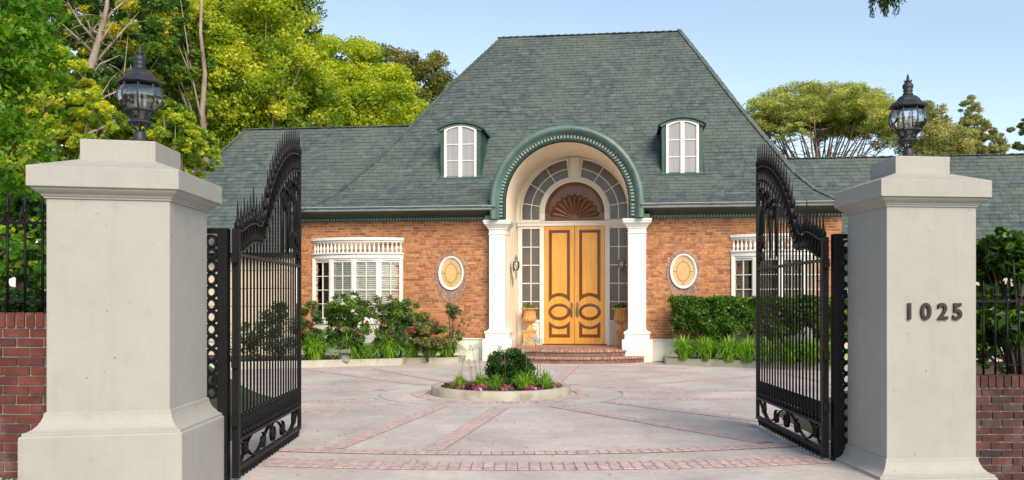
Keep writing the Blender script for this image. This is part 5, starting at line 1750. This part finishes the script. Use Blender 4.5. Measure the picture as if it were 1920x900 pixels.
def X(px, t): return (px - 960) / F * t
def Zp(py, t): return EYE + (567 - py) / F * t
def E(px, py, t, rx, ry_px, depth=None):
    """ellipsoid seen about px,py with half sizes in photograph pixels, standing at distance t"""
    a, b = rx / F * t, ry_px / F * t
    return (X(px, t), t, Zp(py, t), a, depth or a, b)

TG = 'trees behind the left wing'
# far dark trees that close the background on the left
make_tree('evergreen_tree', 'darkest tall evergreen far behind, filling the top left corner', (X(60, 52), 52), [E(60, 150, 52, 190, 260, 4), E(-120, 260, 52, 200, 300, 4), E(200, 300, 51, 150, 160, 3)], 220, 42000, .36, 'leaf_dark', trunk=.4)
make_tree('evergreen_tree', 'dark evergreen glimpsed between the bright trees above the left wing', (X(350, 50), 50), [E(340, 150, 50, 150, 300, 4), E(520, 230, 50, 170, 190, 4)], 220, 42000, .36, 'leaf_dark', trunk=.4)
# main ones
make_tree('broadleaf_tree', 'tallest yellow green tree, rising out of frame left of the main roof', (X(500, 37), 37), [E(470, 60, 37, 120, 260, 2.8), E(540, 210, 36.5, 88, 150, 2.6), E(400, 220, 36, 90, 170, 2.4), E(560, 90, 37.5, 50, 110, 1.8)], 460, 118000, .145, 'leaf_yellow', trunk=.30, bark='bark', tint=(.56, .22, .17), limbs=16, group=TG, crel=(.16, .34))
make_tree('broadleaf_tree', 'bright golden green tree with rounded top beside the main roof', (X(680, 40), 40), [E(650, 175, 40, 68, 108, 2), E(722, 215, 40, 62, 85, 1.8), E(610, 200, 39.5, 40, 110, 1.5), E(690, 130, 40.5, 30, 50, 1)], 300, 82000, .14, 'leaf_yellow', trunk=.26, bark='bark', tint=(.72, .2, .14), limbs=10, group=TG, crel=(.2, .42))
make_tree('oak_tree', 'olive green oak partly hidden by the main roof slope', (X(790, 56), 56), [E(745, 140, 56, 48, 50, 2.2), E(812, 165, 56, 50, 60, 2.2), E(760, 230, 56, 60, 70, 2.2)], 170, 42000, .16, 'leaf_olive', trunk=.35, tint=(.4, .2, .18), limbs=10, group=TG, crel=(.22, .42))
make_tree('broadleaf_tree', 'slender mid green tree with pale leaning trunk left of the tall yellow one', (X(395, 33), 33), [E(330, 110, 33, 60, 190, 1.6), E(300, 270, 32, 60, 90, 1.5)], 260, 60000, .125, 'leaf_mid', trunk=.22, bark='bark', tint=(.62, .22, .16), limbs=12, group=TG, lean=(1.2, 0))
make_tree('broadleaf_tree', 'mid green tree with dead bare limbs behind the left lantern', (X(215, 29), 29), [E(235, 60, 29, 80, 130, 1.6), E(110, 60, 30, 70, 110, 1.6), E(230, 230, 28, 70, 90, 1.4)], 280, 62000, .12, 'leaf_mid', trunk=.2, bark='bark', tint=(.6, .24, .16), limbs=12, group=TG)
make_tree('broadleaf_tree', 'yellowing sapling left of the left lantern, above the railings', (X(90, 19), 19), [E(100, 160, 19, 70, 75, 1.0), E(60, 260, 19, 80, 90, 1.0), E(170, 225, 19, 55, 60, .8)], 220, 40000, .095, 'leaf_yellow', trunk=.11, bark='bark', tint=(.60, .28, .16), limbs=14, group='small trees behind the left wall')
make_tree('broadleaf_tree', 'small green and gold tree close behind the lantern of the wide pillar', (X(330, 20), 20), [E(310, 255, 20, 65, 60, 1.0), E(370, 290, 20, 40, 45, .8), E(240, 310, 20, 60, 70, .9)], 200, 36000, .095, 'leaf_yellow', trunk=.10, bark='bark', tint=(.45, .28, .16), limbs=10, group='small trees behind the left wall')
make_tree('shrub', 'dense dark green shrub mass low behind the left railings', (X(60, 15), 15), [E(40, 400, 15, 110, 110, 1.0), E(200, 420, 16, 110, 110, 1.0), E(20, 520, 13, 90, 60, .8)], 190, 30000, .11, 'leaf_mid', trunk=.06, cat='shrub', tint=(.42, .25, .16), limbs=12)
# near broad-leaved branch at the left edge
make_tree('sycamore_tree', 'broad leaved green tree leaning in at the left edge of the frame', (-7.6, 11.5), [E(20, 150, 11, 95, 130, .7), E(-40, 60, 11, 130, 120, .8), E(30, 330, 11, 85, 120, .6), E(60, 20, 11, 55, 40, .4), E(40, 455, 10.5, 60, 60, .5)], 260, 9000, .085, 'leaf_bright', trunk=.12, bark='bark_dark', tint=(.5, .24, .16), limbs=16, shape='lobed', aspect=.8, group=None, droop=.5, crel=(.16, .34), twigs=2)
# bare pale trunk
bare = empty('bare_tree', (X(150, 25), 25, ground_h(X(150, 25), 25)), 0, 'leafless pale dead tree leaning behind the left lantern', 'tree')
rb2 = random.Random(12)
bz = bare.location.z
def bp(px, py, t=25): return Vector((X(px, t), t, Zp(py, t))) - Vector(bare.location)
trk = [Vector((-.2, 0, -.1)), bp(120, 420), bp(145, 250), bp(160, 160), bp(185, 75), bp(200, 15), bp(206, -60)]
MB().tube(trk, [.20, .17, .145, .12, .085, .06, .02], 9).build('trunk', 'bark', bare)
for (s_, e_) in (((178, 95), (215, 40)), ((168, 130), (240, 5)), ((182, 80), (150, 20)), ((188, 65), (130, 40)), ((160, 160), (235, 110)), ((192, 45), (235, -20)), ((170, 120), (120, 150)), ((150, 220), (250, 150)), ((145, 260), (245, 205)), ((175, 100), (140, 60)), ((160, 300), (250, 215)), ((150, 240), (215, 150))):
    a, b = bp(*s_), bp(*e_)
    b += Vector((0, rb2.uniform(-1.2, 1.2), 0))
    mid = a.lerp(b, .5) + Vector((rb2.uniform(-.15, .15), 0, rb2.uniform(-.2, .2)))
    mb = MB().tube([a, mid, b], [.045, .03, .006], 6)
    for q in range(9):
        t0 = a.lerp(b, rb2.uniform(.2, .95)); t1 = t0 + Vector((rb2.uniform(-.5, .5), rb2.uniform(-.3, .3), rb2.uniform(-.3, .5)))
        mb.tube([t0, t0.lerp(t1, .5) + Vector((0, 0, .04)), t1], [.013, .009, .003], 4)
    mb.build('limb', 'bark', bare)
# right-hand trees
pine_e = [E(1530, 200, 56, 125, 42, 3.0), E(1580, 225, 56, 100, 34, 3.0), E(1468, 215, 54, 62, 36, 3.0), E(1540, 200, 55, 66, 36, 3.4), E(1612, 215, 54, 62, 38, 3.0), E(1480, 248, 53, 50, 20, 2.2), E(1660, 250, 54, 30, 30, 2.0), E(1425, 220, 54, 34, 34, 2.2)]
make_tree('stone_pine', 'wide umbrella shaped stone pine above the right wing', (X(1550, 54), 54), pine_e, 620, 160000, .15, 'leaf_pine', trunk=.34, bark='bark_pine', tint=(.5, .2, .18), limbs=46, crel=(.26, .48), shell=.5, limb_r=.42, trunk_top=8.0, aspect=.3, twigs=5, flat=.6, wiggle=.4)
CG = 'loose trees beyond the right wing'
make_tree('conifer_tree', 'pale loose conifer just right of the right lantern', (X(1745, 46), 46), [E(1748, 215, 46, 22, 32, .8), E(1735, 270, 46, 50, 40, 1.3), E(1790, 265, 46, 34, 34, 1.2), E(1760, 240, 46, 20, 22, .8)], 130, 30000, .14, 'leaf_pale', trunk=.16, bark='bark_dark', tint=(.5, .22, .2), limbs=14, group=CG, crel=(.25, .5), aspect=.35, twigs=2)
make_tree('conifer_tree', 'taller narrow conifer between the right lantern and the frame edge', (X(1822, 48), 48), [E(1822, 205, 48, 17, 22, .7), E(1826, 245, 48, 30, 20, .9), E(1840, 275, 48, 45, 22, 1.2), E(1860, 250, 48, 20, 12, .6), E(1880, 285, 48, 28, 14, .8), E(1800, 280, 48, 30, 22, 1)], 130, 26000, .14, 'leaf_pale', trunk=.16, bark='bark_dark', tint=(.42, .22, .2), limbs=14, group=CG, crel=(.25, .5), aspect=.35, twigs=2)
make_tree('conifer_tree', 'dark conifer whose boughs just enter at the right frame edge', (X(1965, 40), 40), [E(1950, 185, 40, 45, 14, 1), E(1945, 235, 40, 52, 18, 1), E(1955, 270, 40, 55, 16, 1)], 50, 8000, .14, 'leaf_pale', trunk=.2, bark='bark_dark', tint=(.3, .22, .2), limbs=10, group=CG, crel=(.3, .5), aspect=.35)
# big trees outside the frame on the right: they shade the forecourt
# weeping sprig that hangs into the top right from an overhanging bough
wp = empty('pepper_tree', (9.6, 11.5, ground_h(9.6, 11.5)), 0, 'weeping tree whose hanging sprig dips in at the top right', 'tree')
bo = Vector(wp.location)
limb = [Vector((9.6, 11.5, bo.z)), Vector((9.3, 11.6, 4)), Vector((8.2, 11.8, 6.4)), Vector((6.6, 12, 6.9)), Vector((5.1, 12, 6.45)), Vector((4.9, 12, 6.1))]
MB().tube([p - bo for p in limb], [.2, .16, .11, .06, .025, .01], 8).build('trunk', 'bark_dark', wp)
ps_, nn_ = [], []
for i in range(16):
    sx_ = 4.95 + rb2.gauss(0, .11); sy = 12 + rb2.uniform(-.2, .2); bot = Zp(rb2.uniform(8, 42) - abs(sx_ - 4.88) * 60, 12)
    top = 6.3
    tw = MB().tube([(sx_ - bo.x, sy - bo.y, top - bo.z), (sx_ + rb2.uniform(-.05, .05) - bo.x, sy - bo.y, (top + bot) / 2 - bo.z), (sx_ - .03 - bo.x, sy - bo.y, bot - bo.z)], [.006, .004, .002], 4)
    tw.build('twig', 'bark_dark', wp)
    z = top
    while z > bot:
        ps_.append((sx_ + rb2.gauss(0, .02) - bo.x, sy + rb2.gauss(0, .02) - bo.y, z - bo.z)); z -= .006
ps_ = np.array(ps_)
obj_from('crown', leaf_mesh('crown', ps_, np.full(len(ps_), .075), RNG.random(len(ps_)) * .6, 'leaf_box', .22, droop=1.6), wp)

# ---------------------------------------------------------------- hedges and shrubs
def box_hedge(name, label, p, q, depth, z0, z1, n, lsize, mat, stems=10, cat='hedge'):
    p, q = Vector(p), Vector(q); d = q - p; L = d.length; d.normalize(); nv = Vector((-d.y, d.x))
    root = empty(name, (p.x, p.y, .1), 0, label, cat)
    u = RNG.random(n); v = RNG.random(n); w = RNG.random(n)
    side = RNG.random(n)
    v = np.where(side < .5, v ** 3, v); w = np.where((side >= .5) & (side < .75), 1 - (1 - w) * .12, w); u = np.where(side > .93, np.where(u < .5, u * .05, 1 - (1 - u) * .05), u)
    bump_ = .10 * np.sin(u * L * 2.3 + w * 5) + .07 * np.sin(u * L * 5.1 + 2 + w * 9) + .05 * np.sin(u * L * 11 + w * 4)
    bot = z0 + .16 * np.sin(u * L * 4.3) + .10 * np.sin(u * L * 9.7)
    pos = np.stack([p.x + d.x * u * L + nv.x * (v * depth + bump_), p.y + d.y * u * L + nv.y * (v * depth + bump_), bot + w * (z1 + .03 * np.sin(u * L * 6) - bot) - .1], 1)
    pos += RNG.normal(0, .02, pos.shape)
    # gaps
    gap = np.sin(pos[:, 0] * 7 + 1) * np.sin(pos[:, 2] * 8 + pos[:, 0] * 3) + np.sin(pos[:, 0] * 17) * .4
    keep = (gap < .75) | (RNG.random(n) < .35)
    pos = pos[keep]; m = len(pos)
    cl = .5 + .28 * np.sin(pos[:, 0] * 5 + pos[:, 2] * 6) * np.sin(pos[:, 0] * 2.1 + 1)
    pos[:, 0] -= p.x; pos[:, 1] -= p.y
    obj_from('leaves', leaf_mesh('leaves', pos, lsize * RNG.uniform(.7, 1.25, m), cl + RNG.normal(0, .2, m), mat, .62, up=.15), root)
    for i in range(stems):
        a = p + d * (L * (i + .5) / stems) + nv * depth * rb2.uniform(.2, .8)
        mb = MB()
        for k in range(3):
            mb.tube([(a.x - p.x, a.y - p.y, -.1), (a.x - p.x + rb2.uniform(-.12, .12), a.y - p.y + rb2.uniform(-.1, .1), z0 * .6), (a.x - p.x + rb2.uniform(-.3, .3), a.y - p.y, z0 + .3)], [.022, .016, .008], 5)
        mb.build('stem', 'bark_dark', root)
    return root
box_hedge('hedge', 'clipped glossy green box hedge along the right brick wall behind the open gate', (4.15, 23.78), (9.6, 21.4), .85, .78, 1.72, 52000, .078, 'leaf_hedge', 14)

def bush(name, label, c, r, n, lsize, mat, stems=5, group=None, cat='shrub', tint=(.5, .2, .16), ells=None, nclump=60, crel=(.22, .42), aspect=.6, z0=.1, stem_r=.012, droop=.1):
    root = empty(name, (c[0], c[1], z0), 0, label, cat, group)
    ells = ells or [(c[0], c[1], c[2], r[0], r[1], r[2])]
    n = int(n * 1.7)
    pos, k, cc, cr = blob_points(ells, nclump, n, crel, .6, .85)
    off = np.array([c[0], c[1], z0])
    ct = RNG.normal(tint[0], tint[1], nclump)
    obj_from('leaves', leaf_mesh('leaves', pos - off, lsize * RNG.uniform(.65, 1.3, n), ct[k] + RNG.normal(0, tint[2], n), mat, aspect, droop=droop), root)
    for j in RNG.choice(nclump, min(nclump, stems), replace=False):
        t = Vector(cc[j] - off)
        MB().tube([(rb2.uniform(-.06, .06), rb2.uniform(-.06, .06), -.05), (t.x * .35 + rb2.uniform(-.05, .05), t.y * .35, t.z * .5), t], [stem_r, stem_r * .8, stem_r * .35], 5).build('stem', 'bark_dark', root)
    return root, cc
def blooms(root, pts, size, mat='red', name='flower'):
    """each flower: a small whorl of petals"""
    for p in pts:
        mb_v = []
        n = 16
        pos = np.array(p) - np.array(root.location) + RNG.normal(0, size * .28, (n, 3))
        me = leaf_mesh(name, pos, np.full(n, size * .9), RNG.random(n), mat, .9)
        obj_from(name, me, root)
def BP(px, py, t): return (X(px, t), t, Zp(py, t))
def bush_px(label, px, py, t, rx, ry, n, mat='leaf_rose', lsize=.065, name='rose_bush', group='rose bushes below the shuttered window', flowers=(), fs=.052, tint=(.5, .2, .16), extra=(), stems=8, depth=None, **kw):
    n = int(n * 1.35)
    el = [E(px, py, t, rx * 1.06, ry * .98, depth)] + [E(a, b, t, c * 1.12, d * 1.1, depth) for a, b, c, d in extra]
    c = (el[0][0], t, el[0][2])
    root, cc = bush(name, label, c, None, n, lsize, mat, stems, group, 'shrub', tint, el, **kw)
    blooms(root, [BP(a, b, t - (depth or rx / F * t) * .9) for a, b in flowers], fs)
    return root
bush_px('green rose bush with crimson blooms nearest the open gate at the far left', 578, 608, 23.0, 24, 42, 3200, extra=((590, 645, 30, 22),), flowers=((583, 607), (591, 616), (566, 622), (587, 583), (576, 609)))
bush_px('tall leafy green bush in front of the first shuttered light', 642, 582, 23.3, 42, 30, 5200, mat='leaf_hedge', lsize=.06, extra=((650, 615, 36, 26), (655, 560, 26, 14)), tint=(.62, .2, .18), flowers=((688, 603), (670, 624)), stems=10, name='leafy_bush', group=None)
bush_px('dark green rose foliage low below the tall leafy bush', 650, 635, 23.0, 34, 22, 2800, flowers=((627, 612), (671, 625)), tint=(.35, .2, .16))
bush_px('airy bronze tinged rose bush in front of the third shuttered light', 716, 578, 23.6, 38, 22, 2600, extra=((735, 600, 30, 24),), tint=(.45, .3, .25), stems=12)
bush_px('broad yellow green bush at the right end of the bow window', 752, 590, 23.8, 34, 30, 4200, mat='leaf_hedge', lsize=.06, extra=((745, 620, 36, 20), (770, 605, 20, 22)), tint=(.75, .2, .18), stems=8, name='leafy_bush', group=None)
bush_px('rose bush with two red blooms beside the stone lantern', 735, 632, 23.4, 30, 18, 2400, flowers=((732, 622), (762, 622), (772, 618)), tint=(.55, .2, .2))
bush_px('golden leaved rose bush with red and pink blooms before the left oval', 800, 625, 23.6, 32, 26, 3600, extra=((790, 605, 22, 18), (822, 640, 22, 14)), tint=(.78, .22, .2), flowers=((777, 616), (790, 644), (793, 641), (829, 636), (814, 644), (818, 608), (768, 623)))
bush_px('thin sparse rose stems against the brick under the left oval window', 846, 590, 24.0, 18, 20, 420, extra=((868, 606, 14, 10), (858, 625, 14, 12)), tint=(.7, .3, .3), stems=14, nclump=26)
def grass(label, px, py, t, r, h, n, group, name='grass_clump', mat='blade', z0=.12, width=.013, upr=.4, cat='ornamental grass', xy=None):
    x, y = xy if xy else (X(px, t), t)
    root_z = z0
    V, T, Fs = [], [], []
    for i in range(n):
        a = rb2.uniform(0, 2 * pi); s0 = rb2.uniform(0, r * .25)
        lean_ = rb2.uniform(.12, 1.0) ** .75 * r * rb2.uniform(.8, 1.12); hh = h * rb2.uniform(.5, .95) * (1.1 - .40 * lean_ / r)
        px_, py_ = s0 * cos(a), s0 * sin(a)
        w = width * rb2.uniform(.6, 1.35)
        b = len(V); tt = min(1, max(0, rb2.gauss(.5, .25)))
        tw = rb2.uniform(-.6, .6)
        sxx, syy = -sin(a + tw), cos(a + tw)
        for k in range(5):
            t_ = k / 4
            ox = lean_ * t_ ** 1.7; oz = hh * (1 - (1 - t_) ** 1.6) - (h * .42 * (lean_ / r) ** 1.5) * t_ ** 3.5
            ww = w * (1 - t_ ** 2.2) + .0008
            cx_, cy_ = px_ + ox * cos(a), py_ + ox * sin(a)
            V += [(cx_ + sxx * ww, cy_ + syy * ww, oz), (cx_ - sxx * ww, cy_ - syy * ww, oz)]
            T += [tt, tt]
        Fs += [(b + 2 * k, b + 2 * k + 1, b + 2 * k + 3, b + 2 * k + 2) for k in range(4)]
    me = bpy.data.meshes.new(name); me.from_pydata(V, [], Fs)
    at = me.attributes.new('tint', 'FLOAT', 'POINT'); at.data.foreach_set('value', T)
    me.materials.append(MT[mat]); me.update()
    o = obj_from(name, me, None, (x, y, root_z))
    return tag(o, label, cat, group)
GG = 'arching grass clumps of the rose bed'
for px, t, r, h, lb in ((592, 22.75, .72, .95, 'arching grass clump nearest the open gate in the rose bed'), (655, 23.0, .70, .92, 'grass clump right behind the stone slab'),
                        (686, 23.2, .45, .55, 'smallest grass clump, left of the stone lantern'), (730, 23.35, .66, 1.05, 'tall grass clump just right of the stone lantern'),
                        (772, 24.0, .55, .70, 'low grass clump at the start of the short kerb'), (806, 24.1, .55, .70, 'middle grass clump above the short kerb'), (838, 24.15, .62, .85, 'grass clump at the column end of the rose bed')):
    grass(lb, px, 0, t, r, h, 380, GG, width=.016)
GR = 'arching grass clumps below the hedge'
for i, (px, t) in enumerate(((1283, 23.25), (1325, 22.95), (1368, 22.65), (1402, 22.4), (1440, 22.1), (1480, 21.85), (1520, 21.6), (1556, 21.4))):
    grass(['grass clump at the column end of the hedge bed', 'second grass clump from the column below the hedge', 'third grass clump from the column below the hedge', 'fourth grass clump from the column, beside the gate edge', 'first grass clump seen through the right gate', 'second grass clump seen through the right gate', 'third grass clump seen through the right gate', 'last grass clump, beside the hinge stile of the right gate'][i], px, 0, t, .62, .80, 340, GR, width=.015)
# round planter
bush('boxwood_ball', 'clipped dark green boxwood ball in the round planter', (-.02, 16.15, .42), None, 9000, .034, 'leaf_box', 5, None, 'shrub', (.55, .2, .2), [(-.04, 16.12, .40, .40, .36, .36)], 90, (.22, .34), aspect=.7, z0=.08)
AG = 'strappy lily clumps in the round planter'
for px, t, r, h, lb in ((861, 15.6, .24, .42, 'leftmost strappy clump in the round planter'), (900, 16.0, .25, .40, 'strappy clump behind and left of the boxwood ball'), (927, 15.35, .28, .42, 'strappy clump in front of the boxwood ball, left'),
                        (980, 15.45, .34, .52, 'largest strappy clump in front of the boxwood ball, right'), (1000, 15.9, .28, .48, 'strappy clump close right of the boxwood ball'), (1023, 15.5, .28, .48, 'rightmost strappy clump in the round planter')):
    grass(lb, px, 0, t, r, h, 120, AG, 'lily_clump', 'blade', .07, .009, cat='lily')
pos = []
while len(pos) < 2600:
    a, r = rb2.uniform(0, 2 * pi), 1.04 * sqrt(rb2.random())
    cl = sin(a * 5) * sin(r * 9) + sin(a * 11 + r * 7) * .5
    if cl < -.2: continue
    pos.append((r * cos(a), r * sin(a), .10 + rb2.random() * .07))
pos = np.array(pos)
me = leaf_mesh('pansies', pos, np.full(len(pos), .042), np.clip(.45 + .35 * np.sin(pos[:, 0] * 14) + RNG.normal(0, .2, len(pos)), 0, 1), 'pansy', .95, up=.8)
o = obj_from('pansies', me, None, (PC.x, PC.y, 0)); tag(o, 'low carpet of pink purple and white pansies in the round planter', 'flowers', kind='stuff')
gl = []
while len(gl) < 3600:
    a, r = rb2.uniform(0, 2 * pi), 1.06 * sqrt(rb2.random()); gl.append((r * cos(a), r * sin(a), .085 + rb2.random() * .06))
me = leaf_mesh('pansy_foliage', np.array(gl), np.full(len(gl), .045), RNG.random(len(gl)), 'leaf_box', .6, up=.4)
o = obj_from('pansy_foliage', me, None, (PC.x, PC.y, 0)); tag(o, 'small dark green foliage beneath the pansies', 'ground cover', kind='stuff')
# tall flower stalks with pale round heads
SGp = 'pale flower stalks of the round planter'
stk = [(895, 15.9, 885, 652, 1, 'leftmost pale flower head with a bent stalk'), (901, 15.9, 898, 648, 1, 'pale flower head just right of the leftmost one'), (986, 15.5, 988, 642, 1, 'left pale flower head of the group above the boxwood, right side'),
       (1010, 15.6, 1003, 636, 1.1, 'highest pale flower head right of the boxwood ball'), (1014, 15.7, 1011, 640, 1, 'pale flower head rightmost of the group'), (945, 15.9, 937, 651, .7, 'faint flower head above the boxwood ball left'),
       (948, 15.7, 946, 658, .5, 'small wilted flower head over the boxwood ball'), (983, 16.0, 981, 660, .5, 'small faint flower head over the right of the boxwood ball'), (864, 15.6, 869, 671, .1, 'bare brown stalk at the left of the planter'), (884, 15.7, 879, 675, .1, 'thin dry stalk leaning left'), (886, 15.7, 884, 688, .1, 'short dry stalk beside the leaning one')]
for px, t, hx, hy, sc, lb in stk:
    r0 = Vector((X(px, t), t, .08)); h = Vector((X(hx, t), t, Zp(hy, t)))
    root = empty('flower_stalk', r0, 0, lb, 'flower', SGp)
    hh = h - r0
    me = MB().tube([(0, 0, 0), (hh.x * .35, 0, hh.z * .55), (hh.x, 0, hh.z)], [.006, .005, .004], 5).mesh('stem', None)
    me.materials.append(MT['stem']); me.attributes.new('tint', 'FLOAT', 'POINT').data.foreach_set('value', [rb2.random()] * len(me.vertices))
    obj_from('stem', me, root)
    n = int(110 * max(sc, .12))
    v = RNG.normal(size=(n, 3)); v /= np.linalg.norm(v, axis=1)[:, None]
    p_ = np.array(hh) + v * .075 * max(sc, .25) * RNG.uniform(.5, 1, (n, 1))
    obj_from('flower_head', leaf_mesh('flower_head', p_, np.full(n, .030), RNG.random(n), 'allium', .4), root)
# plants in the urns
for U, lb in ((U1, 'short green plant growing in the left urn'), (U2, 'short green plant growing in the right urn')):
    bush('urn_plant', lb, (U.x, U.y, 1.50), None, 700, .05, 'leaf_hedge', 4, 'plants in the urns', 'plant', (.7, .2, .2), [(U.x, U.y, 1.47, .17, .17, .085)], 20, (.4, .7), z0=1.36, stem_r=.004, droop=-.6)
# camellia behind the low wall on the right
bush('camellia', 'glossy dark green shrub growing through the railings at the right edge', (X(1885, 10.6), 10.3, 1.5), None, 3800, .13, 'leaf_hedge', 24, None, 'shrub', (.30, .22, .16),
     [E(1885, 500, 10.4, 62, 55, .5), E(1880, 600, 10.4, 70, 60, .5), E(1925, 470, 10.4, 40, 45, .4), E(1880, 455, 10.2, 34, 22, .3)], 110, (.2, .36), aspect=.55, z0=.45, stem_r=.022)
bush('ivy', 'dark ivy creeping behind the railings on the tall wall', (X(50, 8), 8.0, 1.6), None, 3000, .06, 'leaf_dark', 3, None, 'climbing plant', (.5, .25, .2), [E(30, 572, 8.2, 90, 26, .35)], 50, (.3, .6), z0=1.3)
# dark rose shrub seen through the left gate
bush_px('dark shrub seen through the bars of the left gate', 520, 620, 22.6, 34, 50, 3000, mat='leaf_box', lsize=.06, extra=((470, 640, 30, 35),), tint=(.6, .25, .2), name='shrub', group=None)

make_tree('shrub', 'dense dark shrubbery closing the view behind the camellia at the right edge', (X(1900, 12.8), 12.8), [E(1870, 560, 12.8, 70, 110, .5), E(1960, 560, 12.8, 80, 120, .5), E(1850, 660, 12.6, 60, 50, .5)], 130, 20000, .085, 'leaf_hedge', trunk=.05, cat='shrub', tint=(.25, .25, .16), limbs=14)
make_tree('shrub', 'dark ground hugging shrubbery right behind the left railings', (X(30, 11.5), 11.5), [E(20, 500, 11.5, 90, 70, .5), E(60, 430, 12.5, 90, 60, .5)], 120, 16000, .08, 'leaf_mid', trunk=.05, cat='shrub', tint=(.3, .25, .16), limbs=14)
